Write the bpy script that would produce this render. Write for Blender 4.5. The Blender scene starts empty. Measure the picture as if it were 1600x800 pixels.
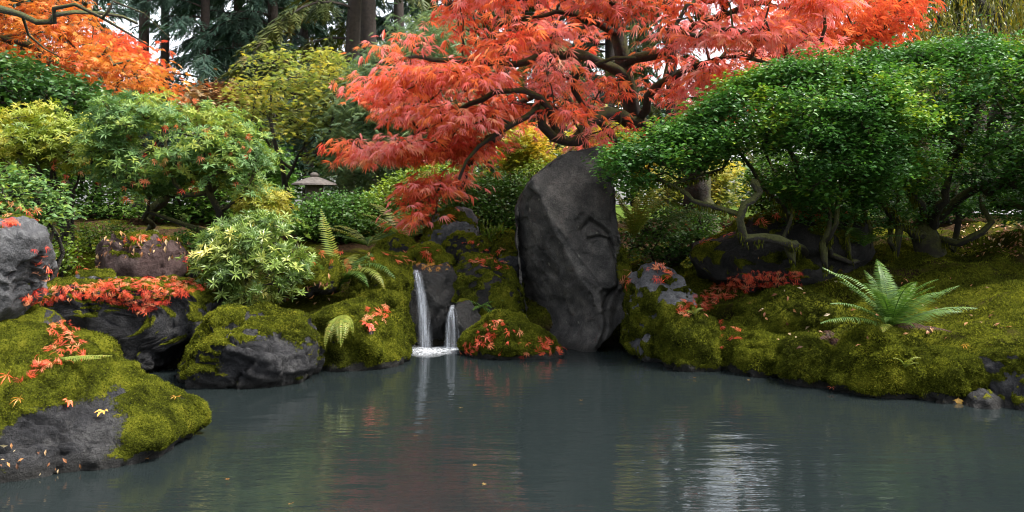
import bpy, bmesh, math, random
import numpy as np
from mathutils import Matrix, Vector
from mathutils.bvhtree import BVHTree

# ------------------------------------------------------------------ camera, sky, sun, exposure
S = bpy.context.scene
COL = S.collection
H, F, HY = 1.25, 1386.0, 320.0            # eye height (m), focal length and horizon row in photo pixels (1600 x 800)
cam_data = bpy.data.cameras.new('camera')
cam_data.sensor_width = 36.0
cam_data.lens = 36.0 * F / 1600.0
cam_data.shift_y = -(400.0 - HY) / 1600.0
cam_data.clip_start, cam_data.clip_end = 0.05, 2000.0
cam = bpy.data.objects.new('camera', cam_data)
cam.location = (0, 0, H)
cam.rotation_euler = (math.radians(90), 0, 0)
COL.objects.link(cam)
S.camera = cam

SUN_EL, SUN_AZ = math.radians(58), math.radians(97)      # azimuth from +Y (view direction) towards +X
world = bpy.data.worlds.new('World')
S.world = world
world.use_nodes = True
wn, wl = world.node_tree.nodes, world.node_tree.links
wn.clear()
w_out = wn.new('ShaderNodeOutputWorld')
w_bg = wn.new('ShaderNodeBackground')
w_sky = wn.new('ShaderNodeTexSky')
w_sky.sky_type = 'NISHITA'
w_sky.sun_disc = False
w_sky.sun_elevation = SUN_EL
w_sky.sun_rotation = SUN_AZ
w_sky.air_density, w_sky.dust_density, w_sky.ozone_density = 1.0, 3.0, 1.0
w_hs = wn.new('ShaderNodeHueSaturation')                   # thin overcast: the blue washed out
w_hs.inputs['Saturation'].default_value = 0.30
w_hs.inputs['Value'].default_value = 1.15
w_bg.inputs['Strength'].default_value = 0.145
wl.new(w_sky.outputs[0], w_hs.inputs['Color'])
wl.new(w_hs.outputs[0], w_bg.inputs['Color'])
wl.new(w_bg.outputs[0], w_out.inputs['Surface'])

sun_data = bpy.data.lights.new('sun', 'SUN')
sun_data.energy = 2.8
sun_data.angle = math.radians(14)
sun_data.color = (1.0, 0.96, 0.9)
sun = bpy.data.objects.new('sun', sun_data)
d = Vector((math.sin(SUN_AZ) * math.cos(SUN_EL), math.cos(SUN_AZ) * math.cos(SUN_EL), math.sin(SUN_EL)))
sun.rotation_euler = d.to_track_quat('Z', 'Y').to_euler()
sun.location = d * 40
COL.objects.link(sun)

S.view_settings.view_transform = 'Standard'
S.view_settings.look = 'None'
S.view_settings.gamma = 1.0
S.view_settings.use_curve_mapping = False
S.view_settings.exposure = 1.72
S.render.engine = 'CYCLES'
S.cycles.max_bounces, S.cycles.diffuse_bounces, S.cycles.glossy_bounces = 6, 3, 3
S.cycles.transmission_bounces, S.cycles.transparent_max_bounces = 3, 8
S.cycles.use_denoising = True
S.cycles.filter_width = 1.0
S.cycles.caustics_reflective = S.cycles.caustics_refractive = False

# ------------------------------------------------------------------ maths helpers
def P(px, py, Y):
    "photo pixel at distance Y -> point"
    return np.array([(px - 800.0) / F * Y, Y, H - (py - HY) / F * Y])

def PP(lst):
    return np.array([P(*t) for t in lst])

def to_px(p):
    p = np.asarray(p, float)
    return 800 + p[..., 0] / p[..., 1] * F, HY + (H - p[..., 2]) / p[..., 1] * F

def _h(ix, iy, iz, seed):
    n = (ix.astype(np.uint32) * np.uint32(374761393) + iy.astype(np.uint32) * np.uint32(668265263)
         + iz.astype(np.uint32) * np.uint32(2147483647) + np.uint32(seed * 974711 + 12345))
    n = (n ^ (n >> np.uint32(13))) * np.uint32(1274126177)
    n = (n ^ (n >> np.uint32(16))) * np.uint32(2246822519)
    n = n ^ (n >> np.uint32(15))
    return n.astype(np.float64) / 4294967295.0 * 2 - 1

def noise(p, seed=0):
    p = np.asarray(p, float)
    i = np.floor(p).astype(np.int64)
    f = p - i
    f = f * f * f * (f * (f * 6 - 15) + 10)
    x, y, z = i[:, 0], i[:, 1], i[:, 2]
    r = 0
    for a in (0, 1):
        for b in (0, 1):
            for c in (0, 1):
                w = (f[:, 0] if a else 1 - f[:, 0]) * (f[:, 1] if b else 1 - f[:, 1]) * (f[:, 2] if c else 1 - f[:, 2])
                r = r + w * _h(x + a, y + b, z + c, seed)
    return r

def fbm(p, octaves=4, seed=0, gain=0.5):
    r, a, t = 0, 1.0, 0.0
    p = np.asarray(p, float)
    for k in range(octaves):
        r = r + a * noise(p * 2.03 ** k + 17.3 * k, seed + k)
        t += a
        a *= gain
    return r / t

def ridged(p, octaves=4, seed=0):
    r, a, t = 0, 1.0, 0.0
    for k in range(octaves):
        r = r + a * (1 - 2 * np.abs(noise(p * 2.07 ** k + 9.1 * k, seed + k)))
        t += a
        a *= 0.5
    return r / t

def sstep(a, b, x):
    t = np.clip((x - a) / (b - a), 0, 1)
    return t * t * (3 - 2 * t)

def unit(v):
    return v / np.maximum(np.linalg.norm(v, axis=-1, keepdims=True), 1e-9)

def inside(px, py, poly):
    poly = np.asarray(poly, float)
    r = np.zeros(len(px), bool)
    n = len(poly)
    for k in range(n):
        x0, y0 = poly[k]
        x1, y1 = poly[(k + 1) % n]
        if y0 == y1:
            continue
        c = ((y0 > py) != (y1 > py)) & (px < (x1 - x0) * (py - y0) / (y1 - y0) + x0)
        r ^= c
    return r

def edge_dist(px, py, poly):
    poly = np.asarray(poly, float)
    best = np.full(len(px), 1e9)
    n = len(poly)
    for k in range(n):
        a, b = poly[k], poly[(k + 1) % n]
        ab = b - a
        t = np.clip(((px - a[0]) * ab[0] + (py - a[1]) * ab[1]) / max(ab @ ab, 1e-9), 0, 1)
        best = np.minimum(best, np.hypot(px - a[0] - t * ab[0], py - a[1] - t * ab[1]))
    return best

def poly_sample(poly, n, rng):
    poly = np.asarray(poly, float)
    lo, hi = poly.min(0), poly.max(0)
    out = []
    got = 0
    while got < n:
        q = rng.uniform(lo, hi, (max(n * 2, 64), 2))
        q = q[inside(q[:, 0], q[:, 1], poly)]
        out.append(q)
        got += len(q)
    return np.concatenate(out)[:n]

# ------------------------------------------------------------------ object helpers
def make_mesh(name, V, Fc, mat=None, attrs=None, smooth=False):
    V = np.ascontiguousarray(V, np.float32)
    Fc = np.ascontiguousarray(Fc, np.int32)
    me = bpy.data.meshes.new(name)
    nf, k = Fc.shape
    me.vertices.add(len(V))
    me.vertices.foreach_set('co', V.ravel())
    me.loops.add(nf * k)
    me.loops.foreach_set('vertex_index', Fc.ravel())
    me.polygons.add(nf)
    me.polygons.foreach_set('loop_start', np.arange(0, nf * k, k, dtype=np.int32))
    me.polygons.foreach_set('use_smooth', np.full(nf, bool(smooth)))
    for key, val in (attrs or {}).items():
        at = me.attributes.new(key, 'FLOAT', 'POINT')
        at.data.foreach_set('value', np.ascontiguousarray(val, np.float32))
    me.update(calc_edges=True)
    if mat is not None:
        me.materials.append(mat)
    return me

def link(name, data, parent=None, label=None, cat=None, group=None, kind=None, loc=None):
    o = bpy.data.objects.new(name, data)
    COL.objects.link(o)
    if parent is not None:
        o.parent = parent
        # parents are Empties without rotation: keep world coordinates
        o.matrix_parent_inverse = Matrix.Translation(-Vector(parent.location)) if parent.parent is None else \
            Matrix.Translation(-Vector(parent.location))
    if loc is not None:
        o.location = loc
    for k, v in (('label', label), ('category', cat), ('group', group), ('kind', kind)):
        if v:
            o[k] = v
    return o

def thing(name, loc, label, cat, group=None):
    return link(name, None, None, label, cat, group, loc=tuple(float(c) for c in loc))

class Bag:
    "collects tri meshes, then builds one mesh"
    def __init__(self):
        self.V, self.F, self.T, self.n = [], [], [], 0
    def add(self, V, Fc, tint=None):
        V = np.asarray(V, float).reshape(-1, 3)
        Fc = np.asarray(Fc, int)
        if Fc.shape[1] == 4:
            Fc = np.concatenate([Fc[:, [0, 1, 2]], Fc[:, [0, 2, 3]]])
        self.V.append(V)
        self.F.append(Fc + self.n)
        self.T.append(np.full(len(V), 0.5) if tint is None else (np.full(len(V), tint) if np.isscalar(tint) else tint))
        self.n += len(V)
    def mesh(self, name, mat, smooth=False):
        return make_mesh(name, np.concatenate(self.V), np.concatenate(self.F), mat, {'tint': np.concatenate(self.T)}, smooth)

def frames(fwd, up):
    y = unit(fwd)
    x = unit(np.cross(y, up))
    z = np.cross(x, y)
    return np.stack([x, y, z], axis=-1)          # columns

def stamp(tmpl, pos, R, sc):
    "copies of a template -> (V, F)"
    tv, tf = tmpl
    n, k = len(pos), len(tv)
    V = np.einsum('nij,kj->nki', R, tv) * np.asarray(sc).reshape(-1, 1, 1) + pos[:, None, :]
    Fc = (tf[None] + (np.arange(n) * k)[:, None, None]).reshape(-1, tf.shape[1])
    return V.reshape(-1, 3), Fc

def tube(pts, rad, sides=6, cap=True):
    pts = np.asarray(pts, float)
    rad = np.broadcast_to(np.asarray(rad, float), (len(pts),))
    t = unit(np.gradient(pts, axis=0))
    ref = np.array([0.31, 0.17, 0.93]) if abs(t[0] @ np.array([0.31, 0.17, 0.93])) < 0.9 else np.array([0.9, 0.3, 0.1])
    nrm = []
    v = unit(np.cross(t[0], ref))
    for k in range(len(pts)):
        v = v - t[k] * (v @ t[k])
        v = v / max(np.linalg.norm(v), 1e-9)
        nrm.append(v)
    nrm = np.array(nrm)
    bi = np.cross(t, nrm)
    a = np.linspace(0, 2 * math.pi, sides, endpoint=False)
    V = pts[:, None] + rad[:, None, None] * (np.cos(a)[None, :, None] * nrm[:, None] + np.sin(a)[None, :, None] * bi[:, None])
    n = len(pts)
    i = np.arange(n - 1)[:, None] * sides
    j = np.arange(sides)[None]
    jn = (j + 1) % sides
    Q = np.stack([i + j, i + jn, i + sides + jn, i + sides + j], -1).reshape(-1, 4)
    V = V.reshape(-1, 3)
    T = np.concatenate([Q[:, [0, 1, 2]], Q[:, [0, 2, 3]]])
    if cap:
        V = np.concatenate([V, pts[-1:] + t[-1] * rad[-1]])
        b = (n - 1) * sides
        T = np.concatenate([T, np.array([[b + k, b + (k + 1) % sides, len(V) - 1] for k in range(sides)])])
    return V, T

def spline(pts, step):
    "Catmull-Rom resample"
    pts = np.asarray(pts, float)
    if len(pts) == 2:
        n = max(2, int(np.linalg.norm(pts[1] - pts[0]) / step) + 1)
        return pts[0] + (pts[1] - pts[0]) * np.linspace(0, 1, n)[:, None]
    q = np.concatenate([[2 * pts[0] - pts[1]], pts, [2 * pts[-1] - pts[-2]]])
    out = []
    for k in range(1, len(q) - 2):
        n = max(1, int(np.linalg.norm(q[k + 1] - q[k]) / step))
        t = (np.arange(n) / n)[:, None]
        out.append(0.5 * (2 * q[k] + (q[k + 1] - q[k - 1]) * t + (2 * q[k - 1] - 5 * q[k] + 4 * q[k + 1] - q[k + 2]) * t ** 2
                          + (3 * q[k] - q[k - 1] - 3 * q[k + 1] + q[k + 2]) * t ** 3))
    out.append(pts[-1:])
    return np.concatenate(out)

# ------------------------------------------------------------------ materials
class NT:
    def __init__(self, name):
        self.m = bpy.data.materials.new(name)
        self.m.use_nodes = True
        self.t = self.m.node_tree
        self.t.nodes.clear()
        self.out = self.t.nodes.new('ShaderNodeOutputMaterial')
    def n(self, typ, ins=None, **props):
        nd = self.t.nodes.new(typ)
        for k, v in props.items():
            setattr(nd, k, v)
        for k, v in (ins or {}).items():
            if isinstance(v, bpy.types.NodeSocket):
                self.t.links.new(v, nd.inputs[k])
            else:
                nd.inputs[k].default_value = v
        return nd
    def attr(self, name):
        return self.n('ShaderNodeAttribute', attribute_name=name).outputs['Fac']
    def coord(self):
        return self.n('ShaderNodeNewGeometry').outputs['Position']
    def noise(self, scale, detail=6, rough=0.55, vec=None, out='Fac', dist=0.0):
        return self.n('ShaderNodeTexNoise', {'Vector': vec or self.coord(), 'Scale': scale, 'Detail': detail, 'Roughness': rough, 'Distortion': dist}).outputs[out]
    def ramp(self, fac, stops, interp='LINEAR'):
        nd = self.n('ShaderNodeValToRGB', {'Fac': fac})
        cr = nd.color_ramp
        cr.interpolation = interp
        while len(cr.elements) > 1:
            cr.elements.remove(cr.elements[-1])
        for k, (p, c) in enumerate(stops):
            e = cr.elements[0] if k == 0 else cr.elements.new(p)
            e.position = p
            e.color = (*c, 1) if not np.isscalar(c) else (c, c, c, 1)
        return nd.outputs['Color']
    def mix(self, fac, a, b, blend='MIX'):
        nd = self.n('ShaderNodeMix', data_type='RGBA', blend_type=blend)
        for sock, v in ((nd.inputs[0], fac), (nd.inputs[6], a), (nd.inputs[7], b)):
            if isinstance(v, bpy.types.NodeSocket):
                self.t.links.new(v, sock)
            else:
                sock.default_value = v if sock.type == 'VALUE' else ((*v, 1) if len(v) == 3 else v)
        return nd.outputs[2]
    def math(self, op, a, b=0.0, c=0.0):
        return self.n('ShaderNodeMath', {0: a, 1: b, 2: c}, operation=op).outputs[0]
    def bump(self, height, strength, dist, normal=None):
        ins = {'Height': height, 'Strength': strength, 'Distance': dist}
        if normal is not None:
            ins['Normal'] = normal
        return self.n('ShaderNodeBump', ins).outputs[0]
    def surf(self, shader):
        self.t.links.new(shader, self.out.inputs['Surface'])
        return self.m

def leaf_mat(name, stops, transl=0.3, rough=0.42, spec=0.5, tr_gain=1.25, tr_tint=(1.0, 1.02, 0.7)):
    b = NT(name)
    t = b.attr('tint')
    col = b.ramp(t, stops)
    pr = b.n('ShaderNodeBsdfPrincipled', {'Base Color': col, 'Roughness': rough, 'Specular IOR Level': spec})
    tc = b.mix(1.0, col, tuple(tr_gain * c for c in tr_tint), 'MULTIPLY')
    tr = b.n('ShaderNodeBsdfTranslucent', {'Color': tc})
    mx = b.n('ShaderNodeMixShader', {0: transl, 1: pr.outputs[0], 2: tr.outputs[0]})
    return b.surf(mx.outputs[0])

def even(cols):
    return [(k / (len(cols) - 1), c) for k, c in enumerate(cols)]

def bark_mat(name, c0, c1, moss=0.0, mosscol=(0.062, 0.066, 0.010)):
    b = NT(name)
    n1 = b.noise(14, 8, 0.65)
    col = b.ramp(n1, [(0.3, c0), (0.7, c1)])
    nm = b.n('ShaderNodeNewGeometry').outputs['Normal']
    sep = b.n('ShaderNodeSeparateXYZ', {0: nm}).outputs['Z']
    mk = b.math('ADD', b.math('MULTIPLY', sep, 0.5), b.math('MULTIPLY', b.noise(5, 5), 1.3))
    mk = b.ramp(mk, [(0.95 - moss * 0.6, 0.0), (1.15 - moss * 0.6, 1.0)])
    mc = b.mix(b.noise(40, 3), tuple(x * 0.35 for x in mosscol), tuple(x * 1.7 for x in mosscol))
    col = b.mix(mk, col, mc) if moss > 0 else col
    h = b.noise(60, 6, 0.7)
    pr = b.n('ShaderNodeBsdfPrincipled', {'Base Color': col, 'Roughness': 0.85, 'Normal': b.bump(h, 0.9, 0.05)})
    return b.surf(pr.outputs[0])

def rock_mat(name, cols, wet=0.0, lichen=0.0, scale=1.0):
    b = NT(name)
    pos = b.coord()
    big = b.noise(3.0 * scale, 7, 0.6)
    fine = b.noise(45 * scale, 8, 0.7)
    grain = b.noise(220 * scale, 3, 0.6)
    v = b.math('ADD', b.math('MULTIPLY', big, 0.55), b.math('ADD', b.math('MULTIPLY', fine, 0.32), b.math('MULTIPLY', grain, 0.13)))
    col = b.ramp(v, [(0.38, cols[0]), (0.5, cols[1]), (0.61, cols[2])])
    pit = b.ramp(b.noise(130 * scale, 5, 0.8), [(0.36, 0.35), (0.46, 1.0), (0.60, 1.0), (0.70, 1.9)])
    col = b.mix(1.0, col, pit, 'MULTIPLY')
    wear = b.ramp(b.n('ShaderNodeNewGeometry').outputs['Pointiness'], [(0.54, 0.0), (0.62, 1.0)])
    col = b.mix(b.math('MULTIPLY', wear, 0.5 if wet <= 0 else 0.0), col, tuple(min(1, c * 1.7 + 0.03) for c in cols[2]))
    if lichen > 0:
        vo = b.n('ShaderNodeTexVoronoi', {'Vector': pos, 'Scale': 12.0, 'Randomness': 1.0}, feature='F1')
        wob = b.math('ADD', vo.outputs['Distance'], b.math('MULTIPLY', b.noise(45, 4, 0.7), 0.45))
        rnd = b.n('ShaderNodeSeparateColor', {0: vo.outputs['Color']}).outputs[0]
        thr = b.math('MULTIPLY', b.math('SUBTRACT', rnd, 0.80), 1.7)
        spot = b.math('GREATER_THAN', b.math('ADD', thr, 0.13), wob)
        col = b.mix(b.math('MULTIPLY', spot, lichen), col, (0.17, 0.168, 0.14))
        sp2 = b.ramp(b.noise(28, 6, 0.75), [(0.62, 0.0), (0.68, 1.0)])
        col = b.mix(b.math('MULTIPLY', sp2, lichen * 0.45), col, (0.17, 0.17, 0.13))
    # dark water stain close above the pond
    z = b.n('ShaderNodeSeparateXYZ', {0: pos}).outputs['Z']
    zz = b.math('ADD', z, b.math('MULTIPLY', b.noise(9, 3), 0.06))
    wetm = b.ramp(zz, [(0.055, 1.0), (0.13, 0.0)])
    col = b.mix(b.math('MULTIPLY', wetm, 0.65), col, (0.018, 0.017, 0.014))
    mm = b.attr('moss')
    edge = b.math('ADD', mm, b.math('MULTIPLY', b.math('SUBTRACT', b.noise(55, 5, 0.7), 0.5), 0.9))
    mk = b.ramp(edge, [(0.42, 0.0), (0.56, 1.0)])
    mcol = b.ramp(b.math('ADD', b.math('MULTIPLY', b.noise(7, 4), 0.6), b.math('MULTIPLY', b.noise(90, 4, 0.7), 0.4)),
                  [(0.36, (0.012, 0.014, 0.004)), (0.45, (0.04, 0.046, 0.007)), (0.54, (0.105, 0.115, 0.012)), (0.64, (0.19, 0.18, 0.02))])
    col = b.mix(mk, col, mcol)
    rough = b.math('SUBTRACT', 0.72 - wet * 0.42, b.math('MULTIPLY', wetm, 0.25))
    rough = b.math('MAXIMUM', rough, b.math('MULTIPLY', mk, 0.95))
    hr = b.math('ADD', b.math('MULTIPLY', fine, 0.7), b.math('MULTIPLY', grain, 0.3))
    hm = b.math('ADD', b.noise(110, 4, 0.75), b.math('MULTIPLY', b.noise(35, 3), 0.8))
    hh = b.mix(mk, hr, hm)
    nrm = b.bump(hh, 0.9, 0.05)
    pr = b.n('ShaderNodeBsdfPrincipled', {'Base Color': col, 'Roughness': rough, 'Normal': nrm, 'Specular IOR Level': b.math('MULTIPLY', b.math('SUBTRACT', 1.0, mk), 0.22 + wet * 0.5)})
    return b.surf(pr.outputs[0])

# ------------------------------------------------------------------ ground and water
def dw(py):
    return H * F / (py - HY)
def shore(px, py):
    Y = dw(py)
    return ((px - 800) / F * Y, Y)
SHORE = [(-9, -3.0), (-7.5, 1.0), (-4.4, 3.3), (-3.1, 4.3), (-2.9, 5.2), (-2.85, 6.0), (-2.8, 6.75), (-2.35, 6.95), (-2.1, 6.75), shore(420, 585), shore(520, 568),
         shore(600, 553), shore(640, 540), shore(740, 538), shore(850, 536), shore(960, 538), shore(1010, 556), shore(1060, 550),
         shore(1150, 570), shore(1270, 588), shore(1400, 602), shore(1530, 616), shore(1620, 630), (4.6, 4.9), (7.5, 3.6), (9, 0), (9, -3.5), (0, -5)]
SH = np.array(SHORE)

def ground_z(x, y, detail=True):
    x = np.atleast_1d(np.asarray(x, float)).ravel()
    y = np.atleast_1d(np.asarray(y, float)).ravel()
    s = edge_dist(x, y, SH)
    s = np.where(inside(x, y, SH), -s, s)
    p = np.stack([x, y, np.zeros_like(x)], -1)
    s = s + 0.10 * fbm(p * 2.2, 3, 5)
    z = np.where(s > 0, 0.24 * sstep(-0.02, 0.2, s) + 0.95 * (1 - np.exp(-np.maximum(s, 0) * 0.33)), -0.55 * sstep(0, 0.5, -s))
    w = sstep(0.0, 0.5, s) * (1 - sstep(14, 30, y))
    z = z + w * (0.05 + 0.05 * sstep(0.8, 1.6, x) * (1 - sstep(9, 11, y))) * (1.1 * fbm(p * 1.5, 3, 9) + 0.75 * fbm(p * 4.5, 3, 11))
    # the left bank falls away behind the ledge; far ground evens out just under eye level
    z = z - 0.10 * sstep(0, 1, s) * sstep(-1.2, -2.5, x) * (1 - sstep(9, 11, y))
    z = z + w * 0.085 * sstep(0.6, 1.4, x) * (1 - sstep(9, 11, y)) * (0.45 - np.abs(noise(p * 2.6, 15)) - 0.4 * np.abs(noise(p * 5.6, 16)))
    if detail:
        z = z + w * 0.016 * fbm(p * 17, 3, 13)
    return z

gx = np.unique(np.concatenate([-np.geomspace(7, 900, 40), np.arange(-7, 7.01, 0.05), np.geomspace(7, 900, 40)]))
gy = np.unique(np.concatenate([-np.geomspace(5, 900, 24), np.arange(-5, 3, 0.25), np.arange(3, 13, 0.05), np.geomspace(13, 1500, 60)]))
GX, GY = np.meshgrid(gx, gy)
gz = ground_z(GX, GY)
GV = np.stack([GX.ravel(), GY.ravel(), gz], -1)
nx, ny = len(gx), len(gy)
ii = (np.arange(ny - 1)[:, None] * nx + np.arange(nx - 1)[None]).ravel()
GF = np.stack([ii, ii + 1, ii + nx + 1, ii + nx], -1)

b = NT('mossy_ground')
pos = b.coord()
xyz = b.n('ShaderNodeSeparateXYZ', {0: pos})
mv = b.math('ADD', b.math('MULTIPLY', b.noise(2.2, 5), 0.55), b.math('MULTIPLY', b.noise(60, 4, 0.7), 0.45))
moss = b.ramp(mv, [(0.34, (0.010, 0.012, 0.003)), (0.46, (0.034, 0.038, 0.005)), (0.56, (0.085, 0.09, 0.009)), (0.68, (0.15, 0.145, 0.014))])
soil = b.ramp(b.noise(38, 6, 0.75), [(0.35, (0.016, 0.011, 0.007)), (0.55, (0.05, 0.032, 0.018)), (0.7, (0.12, 0.07, 0.035))])
sm = b.ramp(b.math('ADD', b.noise(1.7, 4), b.math('MULTIPLY', b.math('SUBTRACT', xyz.outputs['Y'], 7.0), 0.05)), [(0.60, 0.0), (0.72, 1.0)])
hum = b.ramp(b.noise(3.6, 5, 0.65), [(0.54, 0.0), (0.64, 0.85)])
col = b.mix(hum, moss, (0.014, 0.012, 0.006))
col = b.mix(sm, col, soil)
lawn = b.ramp(b.noise(24, 5, 0.7), [(0.3, (0.05, 0.085, 0.018)), (0.7, (0.11, 0.16, 0.03))])
fm = b.ramp(b.math('ADD', b.math('MULTIPLY', xyz.outputs['Y'], 0.05), b.math('MULTIPLY', b.noise(0.5, 3), 0.08)), [(0.68, 0.0), (0.72, 1.0)])
col = b.mix(fm, col, lawn)
mud_undercut_shade = b.ramp(xyz.outputs['Z'], [(0.05, 1.0), (0.15, 0.0)])  # wet mud at the bank foot, with the undercut's shade painted in
col = b.mix(mud_undercut_shade, col, (0.016, 0.014, 0.01))
hh = b.math('ADD', b.noise(120, 4, 0.75), b.math('MULTIPLY', b.noise(32, 4), 1.2))
pr = b.n('ShaderNodeBsdfPrincipled', {'Base Color': col, 'Roughness': 1.0, 'Specular IOR Level': 0.0, 'Normal': b.bump(hh, 0.8, 0.03)})
M_GROUND = b.surf(pr.outputs[0])
ground = link('ground', make_mesh('ground', GV, GF, M_GROUND, smooth=True), kind='structure', label='mossy garden ground rising from the pond bank', cat='ground')

def hit(px, py, y0=3.5, y1=30):
    "where the ray through a photo pixel meets the bare ground"
    Y = np.arange(y0, y1, 0.02)
    q = np.stack([(px - 800) / F * Y, Y, H - (py - HY) / F * Y], -1)
    g = np.maximum(ground_z(q[:, 0], q[:, 1], False), 0.0)
    k = np.argmax(q[:, 2] < g)
    return q[k]

def gpt(px, Y):
    "ground point under photo column px at distance Y"
    x = (px - 800) / F * Y
    return np.array([x, Y, ground_z([x], [Y])[0]])

# pond
b = NT('pond_water')
tc = b.coord()
mp = b.n('ShaderNodeMapping', {'Vector': tc, 'Scale': (1.0, 3.4, 1.0)}).outputs[0]
n1 = b.noise(1.6, 3, 0.5, vec=mp)
n2 = b.noise(6.5, 3, 0.55, vec=mp, dist=0.6)
hgt = b.math('ADD', b.math('MULTIPLY', n1, 1.2), b.math('MULTIPLY', n2, 0.25))
nrm = b.bump(hgt, 0.06, 0.10)
mur = b.mix(b.noise(0.7, 3), (0.0078, 0.0112, 0.0114), (0.0122, 0.0164, 0.0162))
pr = b.n('ShaderNodeBsdfPrincipled', {'Base Color': mur, 'Roughness': 0.04, 'IOR': 1.36, 'Specular IOR Level': 0.5, 'Normal': nrm})
M_POND = b.surf(pr.outputs[0])
wx = np.linspace(-9.5, 9.5, 40); wy = np.linspace(-5.5, 8.6, 40)
WX, WY = np.meshgrid(wx, wy)
i0 = (np.arange(39)[:, None] * 40 + np.arange(39)[None]).ravel()
link('pond_water', make_mesh('pond_water', np.stack([WX.ravel(), WY.ravel(), np.zeros(1600)], -1), np.stack([i0, i0 + 1, i0 + 41, i0 + 40], -1), M_POND, smooth=True),
     kind='structure', label='still murky grey-green pond water', cat='water')

# distant path beyond the clipped bush
b = NT('gravel_path')
pr = b.n('ShaderNodeBsdfPrincipled', {'Base Color': b.ramp(b.noise(60, 6, 0.7), [(0.3, (0.16, 0.16, 0.165)), (0.7, (0.30, 0.30, 0.31))]), 'Roughness': 0.9})
M_PATH = b.surf(pr.outputs[0])
c = spline([(6.0, 13.2, 0), (7.0, 12.6, 0), (9, 12.6, 0), (14, 14, 0), (26, 15, 0)], 0.4)
t = unit(np.gradient(c, axis=0)); sd = np.stack([-t[:, 1], t[:, 0], 0 * t[:, 0]], -1)
rows = np.stack([c + sd * w for w in np.linspace(-0.75, 0.75, 5)], 1).reshape(-1, 3)
rows[:, 2] = ground_z(rows[:, 0], rows[:, 1]) + 0.03
n = len(c)
q = (np.arange(n - 1)[:, None] * 5 + np.arange(4)[None]).ravel()
link('path', make_mesh('path', rows, np.stack([q, q + 1, q + 6, q + 5], -1), M_PATH, smooth=True), kind='structure', label='grey gravel path beyond the clipped bush', cat='path')

# ------------------------------------------------------------------ rocks
_ico = {}
def ico(sub):
    if sub not in _ico:
        bm = bmesh.new()
        bmesh.ops.create_icosphere(bm, subdivisions=sub, radius=1.0)
        V = np.array([v.co[:] for v in bm.verts])
        Fc = np.array([[v.index for v in f.verts] for f in bm.faces])
        bm.free()
        _ico[sub] = (V, Fc)
    return _ico[sub]

def chips(V, cell, seed):
    "angular breakage: every point follows the tilted plane of its nearest random site"
    q = V / cell
    i0 = np.floor(q).astype(np.int64)
    best = np.full(len(V), 1e9); second = best.copy(); val = np.zeros(len(V))
    for a in (-1, 0, 1):
        for b_ in (-1, 0, 1):
            for c_ in (-1, 0, 1):
                c = i0 + np.array([a, b_, c_])
                s = c + 0.5 + 0.45 * np.stack([_h(c[:, 0], c[:, 1], c[:, 2], seed + k) for k in range(3)], -1)
                g = np.stack([_h(c[:, 0], c[:, 1], c[:, 2], seed + 7 + k) for k in range(3)], -1)
                dv = q - s
                d2 = (dv ** 2).sum(1)
                v_ = (g * dv).sum(1) + 0.4 * _h(c[:, 0], c[:, 1], c[:, 2], seed + 13)
                closer = d2 < best
                second = np.where(closer, best, np.minimum(second, d2))
                val = np.where(closer, v_, val)
                best = np.minimum(best, d2)
    crack = 1 - sstep(0.0, 0.10, np.sqrt(second) - np.sqrt(best))
    return val - 0.35 * crack

def vnormals(V, Fc):
    fn = np.cross(V[Fc[:, 1]] - V[Fc[:, 0]], V[Fc[:, 2]] - V[Fc[:, 0]])
    N = np.zeros_like(V)
    for k in range(3):
        np.add.at(N, Fc[:, k], fn)
    return unit(N), fn

M_ROCK = {
    'grey': rock_mat('rock_grey', [(0.006, 0.006, 0.007), (0.019, 0.019, 0.021), (0.066, 0.064, 0.063)]),
    'pale': rock_mat('rock_pale', [(0.035, 0.036, 0.039), (0.09, 0.09, 0.094), (0.20, 0.20, 0.20)]),
    'basalt': rock_mat('rock_basalt', [(0.024, 0.023, 0.022), (0.062, 0.059, 0.055), (0.145, 0.134, 0.12)], lichen=0.9, scale=1.7),
    'brown': rock_mat('rock_brown', [(0.03, 0.016, 0.014), (0.062, 0.036, 0.033), (0.11, 0.075, 0.068)]),
    'wet': rock_mat('rock_wet', [(0.004, 0.004, 0.004), (0.009, 0.0085, 0.0075), (0.026, 0.024, 0.021)], wet=0.55),
    'dark': rock_mat('rock_dark', [(0.007, 0.007, 0.007), (0.016, 0.015, 0.0135), (0.04, 0.037, 0.033)]),
}
bmoss = NT('moss_blades')
mt = bmoss.attr('tint')
mcol = bmoss.ramp(mt, [(0.0, (0.02, 0.024, 0.005)), (0.4, (0.07, 0.082, 0.010)), (0.72, (0.165, 0.178, 0.016)), (1.0, (0.29, 0.26, 0.03))])
mp_ = bmoss.n('ShaderNodeBsdfDiffuse', {'Color': mcol})
mt_ = bmoss.n('ShaderNodeBsdfTranslucent', {'Color': mcol})
M_MOSS = bmoss.surf(bmoss.n('ShaderNodeMixShader', {0: 0.3, 1: mp_.outputs[0], 2: mt_.outputs[0]}).outputs[0])

SURF_V, SURF_F, SURF_N = [GV], [np.concatenate([GF[:, [0, 1, 2]], GF[:, [0, 2, 3]]])], len(GV)

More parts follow.
